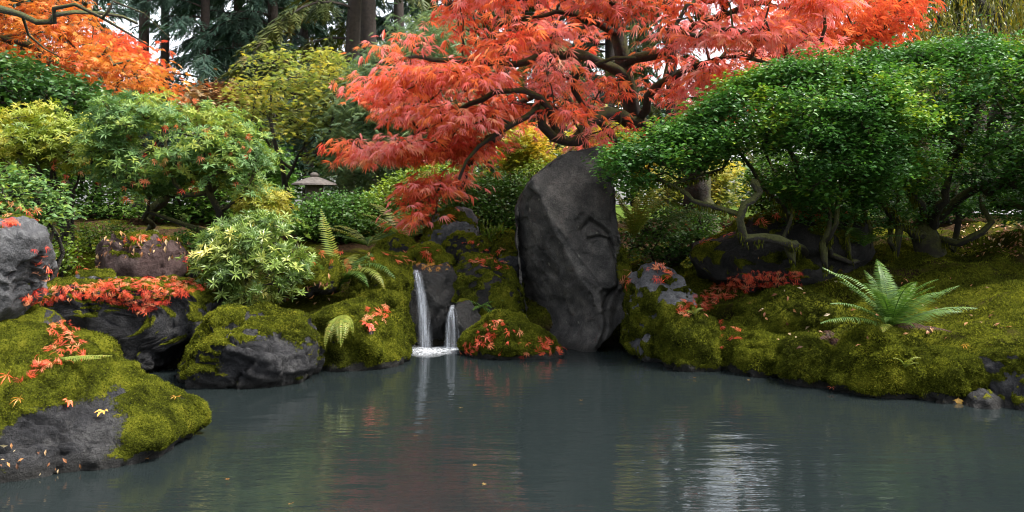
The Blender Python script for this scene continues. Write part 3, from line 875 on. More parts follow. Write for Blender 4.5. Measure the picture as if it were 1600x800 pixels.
M_FERNY = leaf_mat('fern_yellowing', even([(0.10, 0.15, 0.02), (0.20, 0.24, 0.03), (0.32, 0.26, 0.06)]), 0.35, 0.45, 0.4)
M_DEADFERN = leaf_mat('fern_dead', even([(0.02, 0.012, 0.010), (0.05, 0.022, 0.018), (0.09, 0.04, 0.022)]), 0.15, 0.7, 0.2)
M_FALLEN = leaf_mat('fallen_red', [(0.0, (0.50, 0.03, 0.018)), (0.3, (0.66, 0.075, 0.03)), (0.6, (0.76, 0.15, 0.05)), (0.82, (0.78, 0.25, 0.14)), (1.0, (0.72, 0.38, 0.16))], 0.22, 0.42, 0.45)
M_FALLENY = leaf_mat('fallen_yellow', even([(0.5, 0.20, 0.025), (0.62, 0.32, 0.05), (0.66, 0.40, 0.10)]), 0.22, 0.45, 0.4)
M_LITTER = leaf_mat('leaf_litter', even([(0.07, 0.03, 0.014), (0.20, 0.08, 0.03), (0.34, 0.17, 0.06), (0.42, 0.34, 0.2)]), 0.15, 0.6, 0.3)
B_MAPLE = bark_mat('maple_bark', (0.018, 0.014, 0.010), (0.06, 0.046, 0.034), moss=0.62)
B_DARK = bark_mat('dark_bark', (0.012, 0.009, 0.007), (0.04, 0.03, 0.022), moss=0.3)
B_MOSSY = bark_mat('mossy_bark', (0.010, 0.008, 0.005), (0.032, 0.026, 0.015), moss=0.72)
B_FIR = bark_mat('fir_bark', (0.016, 0.010, 0.008), (0.05, 0.032, 0.024))
B_TWIG = bark_mat('twig_bark', (0.03, 0.02, 0.016), (0.085, 0.06, 0.05))

# ------------------------------------------------------------------ branching
class Skel:
    def __init__(self, rng, step=0.1):
        self.rng, self.step = rng, step
        self.p = np.zeros((40000, 3)); self.par = np.full(40000, -1, int); self.n = 0
        self.chains = []            # (node indices incl. the parent, limb number or -1)
        self.fix = np.zeros(40000)
        self.tips = []
    def _add(self, q, par):
        self.p[self.n] = q; self.par[self.n] = par; self.n += 1
        return self.n - 1
    def limb(self, pts, r0, r1, wob=0.02):
        pts = spline(pts, self.step)
        k = len(pts)
        w = self.rng.normal(0, 1, (k, 3)); w = (w + np.roll(w, 1, 0) + np.roll(w, -1, 0)) * wob
        w[0] = 0
        pts = pts + w
        rad = np.linspace(r0, r1, k)
        if self.n:
            par = int(np.argmin(((self.p[:self.n] - pts[0]) ** 2).sum(1)))
            ch = [par]
        else:
            par, ch = -1, []
        for q, r in zip(pts, rad):
            par = self._add(q, par); self.fix[par] = r
            ch.append(par)
        self.chains.append((ch, True))
    def target(self, t, droop=0.15, wob=0.25, min_i=0):
        P_ = self.p[min_i:self.n]
        dv = P_ - t
        dd = np.sqrt((dv ** 2).sum(1)) + 0.25 * np.maximum(P_[:, 2] - t[2], 0)
        par = int(np.argmin(dd)) + min_i
        a = self.p[par]
        L = np.linalg.norm(t - a)
        if L < self.step * 0.4:
            return par
        k = max(2, int(L / self.step))
        gp = self.par[par]
        dr = unit(a - self.p[gp]) if gp >= 0 else np.array([0, 0, 1.0])
        ctrl = a + dr * L * 0.35 + (t - a) * 0.3 + np.array([0, 0, droop * L])
        u = np.linspace(0, 1, k + 1)[1:, None]
        pts = (1 - u) ** 2 * a + 2 * u * (1 - u) * ctrl + u ** 2 * t
        pts[:-1] += self.rng.normal(0, wob * self.step, (k - 1, 3)) if k > 1 else 0
        ch = [par]
        for q in pts:
            par = self._add(q, par)
            ch.append(par)
        self.chains.append((ch, False))
        self.tips.append(par)
        return par
    def build(self, r_tip, power=0.5):
        cnt = np.zeros(self.n)
        for t in self.tips:
            cnt[t] += 1
        for i in range(self.n - 1, 0, -1):
            if self.par[i] >= 0:
                cnt[self.par[i]] += cnt[i]
        r = r_tip * np.maximum(cnt, 1) ** power
        r = np.where(self.fix[:self.n] > 0, np.maximum(self.fix[:self.n], 0), r)
        wood, twig, limbs = Bag(), Bag(), []
        for ch, lm in self.chains:
            pts = self.p[ch]
            rr = r[ch].copy()
            if not lm:
                rr[0] = min(rr[0], rr[1] * 1.3)
                twig.add(*tube(pts, rr, 5 if rr[0] > r_tip * 2.5 else 3))
            else:
                bg = Bag()
                jit = 1 + 0.25 * fbm(pts * 9, 2, 4)
                tv_, tf_ = tube(pts, rr * jit, 10)
                tv_ = tv_ + unit(tv_ - np.repeat(np.concatenate([pts, pts[-1:]]), [10] * len(pts) + [1], 0)) * (rr.mean() * 0.35 * fbm(tv_ * 28, 3, 5))[:, None]
                bg.add(tv_, tf_)
                limbs.append(bg)
        return limbs, twig

def crown_points(poly, Yc, thick, n, rng, edge=70.0, front=0.6, cut=None):
    "points through a crown whose outline is poly (photo pixels at distance Yc) and whose half depth is thick metres"
    q = poly_sample(poly, n, rng)
    if cut is not None:
        sx, sy, thr, seed = cut
        v = fbm(np.stack([q[:, 0] / sx, q[:, 1] / sy, 0 * q[:, 0]], -1), 2, seed)
        q = q[v > thr]
    d_ = edge_dist(q[:, 0], q[:, 1], poly)
    half = thick * np.sqrt(1 - (1 - np.clip(d_ / edge, 0, 1)) ** 2) + 0.04
    u = np.where(rng.random(len(q)) < front, -rng.random(len(q)) ** 0.5, rng.uniform(-1, 1, len(q)))
    Y = Yc + half * u
    # the outline is measured at Yc: keep X and Z true for that distance so the crown is a solid body, not a fan
    X = (q[:, 0] - 800) / F * Yc
    Z = H - (q[:, 1] - HY) / F * Yc
    return np.stack([X, Y, Z], -1)

def leaves_at(pads, per, radius, tmpls, size, rng, mode, flat=0.5, tint_noise=3.0, jitter=0.35, shift=0.0):
    "leaf copies around pads -> list of (template index, pos, R, scale, tint)"
    n = len(pads) * per
    c = np.repeat(pads, per, 0)
    off = rng.normal(0, 1, (n, 3)) * radius * np.array([1, 1, flat])
    pos = c + off
    az = rng.uniform(0, 2 * math.pi, n)
    outw = unit(off * np.array([1, 1, 0.3]) + 0.4 * radius * rng.normal(size=(n, 3)))
    if mode == 'weep':        # hanging, tips outward and down
        fw = unit(outw * np.array([1, 1, 0.2]) + np.array([0, 0, -1]) * rng.uniform(0.0, 0.85, n)[:, None] + 0.25 * rng.normal(size=(n, 3)))
        up = unit(np.array([0, -0.25, 0.9]) + 0.5 * outw + 0.4 * rng.normal(size=(n, 3)))
    elif mode == 'flat':      # level leaves, slightly drooping
        fw = unit(np.stack([np.cos(az), np.sin(az), rng.normal(-0.15, 0.25, n)], -1))
        up = unit(np.array([0, 0, 1.0]) + jitter * rng.normal(size=(n, 3)))
    elif mode == 'up':        # shoots pointing up and out
        fw = unit(outw * 0.8 + np.array([0, 0, 0.9]) + 0.4 * rng.normal(size=(n, 3)))
        up = unit(np.array([0, -0.3, 0.8]) + 0.6 * rng.normal(size=(n, 3)))
    elif mode == 'rosette':   # template axis +Z is the shoot
        zz = unit(np.array([0, 0, 1.0]) + 0.75 * outw + 0.3 * rng.normal(size=(n, 3)))
        xx = unit(np.cross(zz, np.stack([np.cos(az), np.sin(az), 0 * az], -1)))
        R = np.stack([xx, np.cross(zz, xx), zz], -1)
        fw = None
    elif mode == 'hang':
        fw = unit(np.stack([0.25 * np.cos(az), 0.25 * np.sin(az), np.full(n, -1.0)], -1))
        up = np.stack([np.cos(az + 1), np.sin(az + 1), 0.3 + 0 * az], -1)
    if fw is not None:
        R = frames(fw, up)
    ct = rng.random(len(pads))
    t = 0.42 * np.repeat(ct, per) + 0.42 * rng.random(n) + 0.6 * fbm(pos * tint_noise, 2, 31) + 0.06 + shift
    k = rng.integers(0, len(tmpls), n)
    return pos, R, size * rng.uniform(0.7, 1.25, n), np.clip(t, 0, 1), k

def leaf_mesh(name, L, tmpls, mat, keep=None):
    pos, R, sc, t, k = L
    bg = Bag()
    for i, tm in enumerate(tmpls):
        m = k == i
        if keep is not None:
            m = m & keep
        if m.any():
            V, Fc = stamp(tm, pos[m], R[m], sc[m])
            bg.add(V, Fc, np.repeat(t[m], len(tm[0])))
    return bg.mesh(name, mat)

def single_leaves(parent, L, tmpls, mat, count, name='leaf', facing=True):
    "the leaves that show largest become objects of their own; returns the mask of the rest"
    pos, R, sc, t, k = L
    px, py = to_px(pos)
    inview = (px > 5) & (px < 1595) & (py > 5) & (py < 795)
    view = unit(np.array([0, 0, H]) - pos)
    face = np.abs((R[:, :, 2] * view).sum(1))
    score = np.where(inview, sc / np.linalg.norm(pos - [0, 0, H], axis=1) ** 2.0 * (0.3 + face), -1)
    idx = np.argsort(-score)[:count]
    idx = idx[score[idx] > 0]
    cache = {}
    for i in idx:
        tb = int(t[i] * 3.99)
        key = (int(k[i]), tb)
        if key not in cache:
            tv, tf = tmpls[k[i]]
            cache[key] = make_mesh(name, tv, tf, mat, {'tint': np.full(len(tv), (tb + 0.5) / 4)})
        o = bpy.data.objects.new(name, cache[key])
        COL.objects.link(o)
        M = Matrix(np.block([[R[i] * sc[i], pos[i][:, None]], [np.zeros((1, 3)), np.ones((1, 1))]]).tolist())
        o.parent = parent
        o.matrix_parent_inverse = Matrix.Translation(-Vector(parent.location))
        o.matrix_basis = M
    keep = np.ones(len(pos), bool)
    keep[idx] = False
    return keep

def plant(name, label, cat, base, limbs, pads, per, radius, tmpls, size, mat, bark, mode='flat', seed=1, r_tip=0.004, step=0.1, droop=0.15,
          flat=0.5, singles=0, group=None, limb_names='branch', twig_every=1, tint_noise=3.0, wob=0.25, jitter=0.35, shift=0.0, crown='crown'):
    "a woody plant: the first limb is the trunk, further limbs are branches, twigs reach for the leaf pads"
    rng = np.random.default_rng(seed)
    root = thing(name, base, label, cat, group)
    sk = Skel(rng, step)
    for pts, r0, r1 in limbs:
        sk.limb(pts, r0, r1, wob=0.012)
    order = np.argsort(np.linalg.norm(pads - np.asarray(base), axis=1))
    skip = min(3, sk.n - 1)
    for i in order[::twig_every]:
        sk.target(pads[i], droop, wob, skip)
    lm, tw = sk.build(r_tip)
    for k, bg in enumerate(lm):
        link('trunk' if k == 0 else limb_names, bg.mesh('trunk' if k == 0 else limb_names, bark, True), root)
    if tw.n:
        link('twigs', tw.mesh('twigs', bark, True), root, kind='stuff')
    L = leaves_at(pads, per, radius, tmpls, size, rng, mode, flat, tint_noise, jitter, shift)
    keep = single_leaves(root, L, tmpls, mat, singles) if singles else None
    link(crown, leaf_mesh(crown, L, tmpls, mat, keep), root, kind='stuff')
    return root, L

rs = np.random.default_rng(77)

# ------------------------------------------------------------------ the red laceleaf maple over the stone
MAPLE = [(548, 135), (575, 105), (640, 78), (700, 50), (716, 0), (745, -90), (900, -170), (1100, -180), (1230, -130), (1290, -60), (1300, 40), (1270, 100), (1200, 130), (1110, 170), (1060, 205),
         (1000, 225), (930, 236), (860, 232), (835, 245), (765, 240), (728, 272), (696, 305), (680, 332), (645, 340), (638, 318), (676, 276), (700, 262), (690, 240), (640, 256), (600, 252), (556, 268), (548, 250), (590, 215), (640, 190), (620, 165), (556, 158)]
mp_pads = crown_points(MAPLE, 9.1, 1.45, 2700, rs, edge=120, front=0.72, cut=(58, 26, -0.04, 8))
# the skirt hangs lower at the front edge: tiers
tier = 0.10 * np.sin(mp_pads[:, 2] * 19 + 3 * noise(mp_pads * 0.9, 4))
mp_pads[:, 2] += tier
mbase = np.array([(1112 - 800) / F * 9.5, 9.5, 0.66])
limbs = [
    (np.concatenate([[mbase], PP([(1085, 262, 9.5), (1040, 222, 9.45), (998, 185, 9.4), (985, 140, 9.3), (965, 60, 9.2), (945, -40, 9.2)])]), 0.16, 0.05),
    (PP([(998, 190, 9.4), (962, 174, 9.1), (925, 188, 8.8), (895, 214, 8.55), (862, 212, 8.4), (843, 196, 8.35), (841, 168, 8.3)]), 0.085, 0.04),
    (PP([(841, 168, 8.3), (800, 192, 8.2), (770, 212, 8.2), (742, 230, 8.2), (722, 252, 8.25), (709, 280, 8.3)]), 0.036, 0.012),
    (PP([(985, 140, 9.3), (930, 92, 9.0), (885, 85, 8.6), (830, 98, 8.4), (770, 108, 8.35), (710, 92, 8.5), (650, 90, 8.8), (585, 100, 9.1)]), 0.06, 0.010),
    (PP([(870, 212, 8.5), (838, 150, 8.3), (792, 140, 8.2), (735, 160, 8.3), (690, 190, 8.6), (640, 215, 8.8)]), 0.04, 0.010),
    (PP([(975, 100, 9.25), (1050, 72, 9.0), (1110, 30, 8.8), (1180, 8, 8.8), (1250, 20, 9)]), 0.055, 0.012),
    (PP([(998, 185, 9.4), (1040, 130, 9.0), (1090, 100, 8.6), (1150, 90, 8.5), (1220, 100, 8.6)]), 0.05, 0.010),
    (PP([(960, 50, 9.2), (900, 20, 8.8), (840, 25, 8.5), (780, 45, 8.5)]), 0.04, 0.010),
    (PP([(925, 188, 8.8), (900, 130, 8.4), (930, 100, 8.2), (990, 90, 8.1)]), 0.035, 0.012),
]
# the main limbs are bare: no foliage hangs right in front of them
mx, my = to_px(mp_pads)
for pts, r0, r1 in limbs[1:]:
    lx, ly = to_px(pts)
    ok = np.ones(len(mp_pads), bool)
    for k in range(len(lx) - 1):
        a, ab = np.array([lx[k], ly[k]]), np.array([lx[k + 1] - lx[k], ly[k + 1] - ly[k]])
        tt = np.clip(((mx - a[0]) * ab[0] + (my - a[1]) * ab[1]) / max(ab @ ab, 1e-9), 0, 1)
        dd = np.hypot(mx - a[0] - tt * ab[0], (my + 8) - a[1] - tt * ab[1])
        ok &= ~((dd < 15) & (mp_pads[:, 1] < pts[k][1] + 0.1))
    mp_pads, mx, my = mp_pads[ok], mx[ok], my[ok]
plant('laceleaf_maple', 'spreading laceleaf maple with red-orange foliage behind the standing stone', 'tree', mbase, limbs, mp_pads, 13, 0.13, LACE, 0.10, M_RED, B_MAPLE, 'weep', 5,
      r_tip=0.0035, step=0.12, droop=0.25, flat=0.35, singles=300, tint_noise=2.2)

# second red maple farther back, above the clipped bush
poly = [(1150, -60), (1400, -60), (1400, 60), (1385, 80), (1340, 92), (1270, 105), (1200, 130), (1150, 120)]
pd = crown_points(poly, 12.5, 1.2, 420, rs, edge=60, cut=(45, 30, -0.02, 18))
bs = np.array([(1290 - 800) / F * 12.8, 12.8, 1.0])
plant('red_maple', 'deep red maple rising behind the clipped bush', 'tree', bs, [(np.concatenate([[bs], PP([(1280, 200, 12.8), (1270, 100, 12.7), (1250, 0, 12.6)])]), 0.1, 0.05), (PP([(1275, 130, 12.7), (1330, 80, 12.4), (1370, 50, 12.2)]), 0.04, 0.015)],
      pd, 16, 0.16, LACE, 0.12, M_DEEPRED, B_DARK, 'weep', 6, step=0.2, flat=0.4)

# orange maple reaching in over the left bank
poly = [(-150, -60), (60, -80), (120, 10), (160, 60), (215, 90), (262, 118), (275, 140), (262, 158), (200, 150), (120, 130), (60, 115), (0, 100), (-150, 120)]
pd = crown_points(poly, 12.0, 1.3, 900, rs, edge=60, cut=(40, 24, -0.08, 28))
bs = np.array([(-160 - 800) / F * 11.5, 11.5, 1.0])
limbs = [(np.concatenate([[bs], PP([(-150, 150, 11.5), (-120, 30, 11.3), (-80, -30, 11)])]), 0.16, 0.08),
         (PP([(-120, 40, 11.3), (-40, 0, 9.0), (0, 17, 8.2), (35, 24, 8.0), (60, 36, 7.9), (85, 36, 7.9), (95, 20, 7.9), (125, 18, 8.0), (165, 22, 8.2), (215, 40, 8.6)]), 0.075, 0.012),
         (PP([(85, 36, 7.9), (90, 18, 7.9), (120, 8, 7.8), (160, 28, 8.0), (205, 52, 8.2), (235, 72, 8.4)]), 0.022, 0.006),
         (PP([(35, 24, 8.0), (50, 60, 8.2), (75, 80, 8.3), (100, 95, 8.4)]), 0.016, 0.005),
         (PP([(160, 28, 8.0), (175, 15, 8.0), (180, 5, 8.0), (230, 25, 8.2), (268, 60, 8.4)]), 0.014, 0.004),
         (PP([(-120, 60, 11.3), (0, 60, 11.5), (100, 90, 11.8), (190, 110, 12)]), 0.06, 0.015)]
plant('orange_maple', 'orange maple with a mossy branch reaching over the rhododendrons', 'tree', bs, limbs, pd, 14, 0.17, PALM[1:] + LACE[:1], 0.09, M_ORANGE, B_MAPLE, 'weep', 7, step=0.2, flat=0.4)
# a burgundy small maple between
poly = [(150, 60), (200, 62), (235, 85), (225, 110), (170, 105), (140, 85)]
pd = crown_points(poly, 14, 0.6, 70, rs, edge=40)
bs = gpt(185, 14.2)
plant('burgundy_maple', 'burgundy red maple top seen behind the orange maple', 'tree', bs, [(np.array([bs, bs + [0, 0, 1.2], P(185, 100, 14)]), 0.06, 0.02)], pd, 16, 0.16, LACE, 0.11, M_DEEPRED, B_DARK, 'weep', 9, step=0.25)

# yellow-green maple behind the lantern
poly = [(372, 165), (380, 140), (400, 110), (410, 82), (440, 80), (470, 88), (500, 82), (530, 92), (552, 110), (556, 150), (545, 200), (520, 240), (530, 270), (470, 265), (430, 250), (400, 225), (375, 200)]
pd = crown_points(poly, 13.6, 1.1, 760, rs, edge=60, cut=(34, 16, 0.05, 38))
bs = gpt(458, 13.8)
st = [(np.array([bs, P(452, 330, 13.8), P(445, 285, 13.2), P(436, 240, 12.8), P(430, 190, 12.7), P(425, 140, 13.0)]), 0.07, 0.015),
      (np.array([bs, P(470, 300, 13.4), P(486, 250, 13.0), P(480, 215, 12.7), P(470, 170, 12.6), P(462, 120, 12.9)]), 0.06, 0.015),
      (PP([(486, 250, 13.0), (510, 215, 12.8), (520, 160, 12.8), (522, 115, 13.0)]), 0.035, 0.01),
      (PP([(445, 285, 13.7), (465, 245, 13.4), (490, 215, 13.2)]), 0.03, 0.01),
      (PP([(436, 250, 13.6), (415, 220, 13.3), (398, 190, 13.2)]), 0.025, 0.008)]
plant('yellow_maple', 'yellow-green maple with dark slender stems behind the stone lantern', 'tree', bs, st, pd, 13, 0.15, PALM, 0.075, M_YELLOW, B_DARK, 'flat', 11, step=0.2, flat=0.4)

# golden foliage under and behind the red maple
for lab, poly, Yc, sd in (('golden-leaved shrub glowing behind the standing stone and red maple', [(890, 250), (900, 205), (940, 180), (990, 190), (1015, 230), (1000, 275), (930, 270)], 11.5, 1),
                          ('yellow shrub under the red maple beside its trunk', [(1020, 330), (1030, 270), (1080, 250), (1130, 255), (1140, 300), (1110, 340)], 11.0, 2),
                          ('yellow-green shrub showing below the drooping red branches', [(790, 250), (800, 215), (830, 205), (850, 240), (835, 285), (800, 290)], 11.2, 3)):
    pd = crown_points(poly, Yc, 0.5, 110, rs, edge=40)
    bs = gpt(np.mean([q[0] for q in poly]), Yc)
    plant('golden_shrub', lab, 'shrub', bs, [(np.array([bs, bs + [0.05, 0, 0.4], bs + [0, 0, 0.7]]), 0.03, 0.012)], pd, 34, 0.13, PALM[:1] + [oval(0.25)], 0.075, M_GOLD if sd != 2 else M_YELLOW, B_DARK, 'flat', 20 + sd, step=0.2, group='golden shrubs behind the red maple')

# ------------------------------------------------------------------ clipped evergreen bushes on the right bank
OV = [oval(0.24, 0.05, 0.1), oval(0.3, 0.08, 0.05)]
polyA = [(938, 262), (950, 238), (990, 222), (1020, 208), (1060, 190), (1100, 158), (1150, 128), (1210, 104), (1290, 98), (1360, 120), (1410, 160), (1420, 215), (1385, 265), (1360, 305), (1290, 320), (1230, 315), (1190, 300), (1170, 262), (1120, 250), (1090, 262), (1060, 285), (1010, 292), (965, 296)]
pd = crown_points(polyA, 7.6, 0.85, 2300, rs, edge=70, front=0.75, cut=(34, 13, -0.02, 48))
bs = hit(1268, 425)
lA = [(np.concatenate([[bs], PP([(1262, 400, bs[1]), (1250, 360, bs[1]), (1258, 320, bs[1] + .1), (1245, 280, 7.5), (1230, 230, 7.6), (1220, 170, 7.7)])]), 0.055, 0.02),
      (PP([(1262, 405, bs[1]), (1235, 380, 7.1), (1200, 378, 7.0), (1165, 378, 6.95), (1156, 350, 6.95), (1160, 325, 6.95), (1176, 318, 6.95), (1184, 300, 6.95), (1180, 284, 6.95)]), 0.032, 0.034),
      (PP([(1158, 335, 6.95), (1120, 330, 7.0), (1080, 315, 7.1), (1050, 292, 7.2), (1010, 270, 7.3), (975, 258, 7.4)]), 0.024, 0.012),
      (PP([(1050, 292, 7.2), (1090, 280, 7.4), (1130, 265, 7.5)]), 0.018, 0.01),
      (PP([(1250, 360, bs[1]), (1215, 320, 7.4), (1180, 280, 7.5), (1150, 230, 7.5), (1120, 200, 7.6)]), 0.03, 0.012),
      (PP([(1268, 415, bs[1]), (1300, 370, 7.5), (1310, 320, 7.5), (1320, 250, 7.6)]), 0.035, 0.014)]
rg_ = np.random.default_rng(19)
bandA = [(940, 262), (955, 240), (1000, 218), (1060, 193), (1100, 160), (1150, 131), (1210, 107), (1290, 101), (1290, 150), (1210, 150), (1150, 172), (1100, 205), (1050, 235), (1000, 262), (955, 282)]
bq = crown_points(bandA, 7.5, 0.45, 300, rg_, edge=25, front=0.6)
bq[:, 2] += np.where(rg_.random(len(bq)) < 0.3, rg_.uniform(0.02, 0.13, len(bq)), 0)
pd = np.concatenate([pd, bq])
lA += [(PP([(1290, 425, 7.6), (1284, 380, 7.6), (1296, 340, 7.6), (1280, 300, 7.6), (1290, 240, 7.7)]), 0.026, 0.012), (PP([(1240, 415, 7.4), (1225, 370, 7.4), (1240, 335, 7.4), (1222, 300, 7.5)]), 0.02, 0.01),
       (PP([(1330, 410, 7.9), (1322, 370, 7.9), (1335, 330, 7.9), (1325, 280, 7.9)]), 0.024, 0.012), (PP([(1350, 405, 8.1), (1362, 360, 8.0), (1350, 325, 8.0), (1368, 290, 8.0)]), 0.022, 0.01)]
rA, _ = plant('clipped_bush', 'clipped small-leaved bush with a kinked mossy branch beside the standing stone', 'bush', bs, lA, pd, 28, 0.07, OV, 0.044, M_BOX, B_MOSSY, 'flat', 13, step=0.1, flat=0.45, r_tip=0.0028, twig_every=2, jitter=0.5,
      group='clipped evergreen bushes on the mossy slope')
polyB = [(1280, 130), (1300, 100), (1360, 90), (1420, 78), (1480, 68), (1540, 72), (1610, 82), (1720, 90), (1740, 330), (1640, 330), (1590, 335), (1540, 305), (1500, 300), (1470, 280), (1430, 290), (1390, 310), (1340, 320), (1310, 300), (1290, 230)]
pd = crown_points(polyB, 8.1, 1.0, 2700, rs, edge=80, front=0.75, cut=(36, 14, 0.0, 58))
bs = hit(1455, 392)
yb = bs[1]
lB = [(np.concatenate([[bs + [0, 0, -0.05]], PP([(1452, 360, yb), (1462, 325, yb), (1450, 290, yb + .1), (1440, 230, yb + .2), (1430, 160, yb + .2)])]), 0.14, 0.03),
      (PP([(1460, 372, yb), (1500, 382, yb - .3), (1540, 366, yb - .4), (1552, 350, yb - .4), (1535, 325, yb - .3), (1540, 290, yb - .2), (1570, 270, yb - .1), (1620, 255, yb)]), 0.034, 0.018),
      (PP([(1456, 350, yb), (1500, 310, yb - .3), (1540, 290, yb - .4), (1580, 285, yb - .3), (1640, 240, yb)]), 0.05, 0.02),
      (PP([(1450, 375, yb), (1415, 350, yb - .3), (1385, 320, yb - .4), (1365, 300, yb - .3), (1345, 250, yb)]), 0.045, 0.015),
      (PP([(1455, 355, yb), (1475, 300, yb - .5), (1490, 250, yb - .5), (1520, 180, yb - .2)]), 0.045, 0.015),
      (PP([(1452, 345, yb), (1420, 300, yb - .6), (1400, 250, yb - .6), (1380, 190, yb - .2)]), 0.04, 0.015),
      (PP([(1462, 330, yb), (1530, 250, yb + .2), (1600, 180, yb + .2)]), 0.04, 0.015)]
bandB = [(1280, 130), (1300, 102), (1360, 92), (1420, 80), (1480, 71), (1540, 74), (1620, 84), (1620, 125), (1540, 120), (1450, 120), (1360, 135), (1290, 150)]
bq = crown_points(bandB, 8.0, 0.5, 260, rg_, edge=25, front=0.6)
bq[:, 2] += np.where(rg_.random(len(bq)) < 0.3, rg_.uniform(0.02, 0.14, len(bq)), 0)
pd = np.concatenate([pd, bq])
lB += [(PP([(1400, 400, yb - .3), (1392, 350, yb - .3), (1402, 310, yb - .3), (1390, 270, yb - .2)]), 0.025, 0.012), (PP([(1490, 390, yb), (1500, 350, yb - .1), (1490, 310, yb - .1), (1505, 260, yb)]), 0.03, 0.012)]
rB, _ = plant('clipped_bush', 'wide clipped small-leaved bush on a stout gnarled mossy trunk', 'bush', bs, lB, pd, 28, 0.075, OV, 0.046, M_BOX, B_MOSSY, 'flat', 14, step=0.1, flat=0.45, r_tip=0.003, twig_every=2, jitter=0.5,
      group='clipped evergreen bushes on the mossy slope')
# thin shaded growth low in the bushes
for nm, poly, Yc, root_, cnt, sd in (('lower_sprigs', [(1180, 290), (1340, 290), (1335, 345), (1280, 352), (1200, 325)], 8.0, rA, 150, 3), ('lower_sprigs', [(1330, 300), (1640, 300), (1640, 350), (1580, 345), (1480, 330), (1400, 345), (1340, 370)], 8.5, rB, 420, 4)):
    rg = np.random.default_rng(sd)
    pq = crown_points(poly, Yc, 0.5, cnt, rg, edge=30)
    Lq = leaves_at(pq, 16, 0.08, OV, 0.042, rg, 'flat', 0.5, 3.0, 0.5)
    link(nm, leaf_mesh(nm, Lq, OV, M_BOX), root_, kind='stuff')
# moss hanging from the bushes' branches
def hanging_moss(root, limbs, n, seed, L0=0.10):
    rng = np.random.default_rng(seed)
    bg = Bag()
    for pts, r0, r1 in limbs:
        q = spline(pts, 0.02)
        rad = np.linspace(r0, r1, len(q))
        m = max(4, int(n * len(q) / 60))
        i = rng.integers(0, len(q), m)
        keep = fbm(q[i] * 6, 2, seed) > -0.15
        i = i[keep]; m = len(i)
        a = rng.uniform(0, 6.28, m)
        side = np.stack([np.cos(a), np.sin(a), 0 * a], -1)
        base = q[i] + rad[i][:, None] * (side * 0.8 + np.array([0, 0, 1]) * rng.uniform(-1, 0.9, m)[:, None])
        l = (L0 * rng.uniform(0.15, 1.0, m) ** 1.5)[:, None]
        tip = base + np.concatenate([side[:, :2] * 0.25, np.full((m, 1), -1.0)], 1) * l
        w = np.stack([-side[:, 1], side[:, 0], 0 * a], -1) * 0.0055
        V = np.stack([base - w, base + w, tip], 1)
        bg.add(V.reshape(-1, 3), np.arange(3 * m).reshape(-1, 3), np.repeat(np.clip(rng.normal(0.36, 0.2, m), 0, 1), 3))
    link('hanging_moss', bg.mesh('hanging_moss', M_MOSS), root, kind='stuff')
hanging_moss(rA, lA, 700, 3, 0.05)
hanging_moss(rB, lB, 700, 4, 0.065)

# ------------------------------------------------------------------ left bank shrubs
RO = [rosette(8, 0.12, 0.35, 1), rosette(7, 0.13, 0.1, 2), rosette(10, 0.115, 0.5, 3)]
def bush(name, label, poly, Yc, thick, npad, per, rad, tm, size, mat, mode, seed, basepx, stems, cut=None, edge=60, bark=B_DARK, singles=0, group=None, flat=0.5, jitter=0.35, shift=0.0, rt=0.004, front=0.65):
    rng = np.random.default_rng(seed)
    pd = crown_points(poly, Yc, thick, npad, rng, edge=edge, cut=cut, front=front)
    bs = hit(*basepx) if basepx[1] is not None else gpt(basepx[0], Yc)
    lims = []
    if not isinstance(stems, int):
        for k, ln in enumerate(stems):
            lims.append((PP(ln), 0.042 if k in (0, 3) else 0.026, 0.012))
        lims[0][0][0] = bs - [0, 0, 0.05]
        stems = 0
    for k in range(stems):
        tgt = pd[rng.integers(0, len(pd))]
        mid = bs + (tgt - bs) * np.array([0.35, 0.35, 0.5]) + rng.normal(0, 0.05, 3)
        lims.append((np.array([bs + rng.normal(0, 0.03, 3) * [1, 1, 0] - [0, 0, 0.05], bs + (mid - bs) * 0.5 + rng.normal(0, 0.03, 3), mid, bs + (tgt - bs) * 0.85]), 0.035 * (1 - 0.05 * k) * Yc / 9, 0.01))
    return plant(name, label, 'shrub', bs, lims, pd, per, rad, tm, size, mat, bark, mode, seed, step=0.12, flat=flat, singles=singles, group=group, limb_names='stem', jitter=jitter, shift=shift, r_tip=rt)

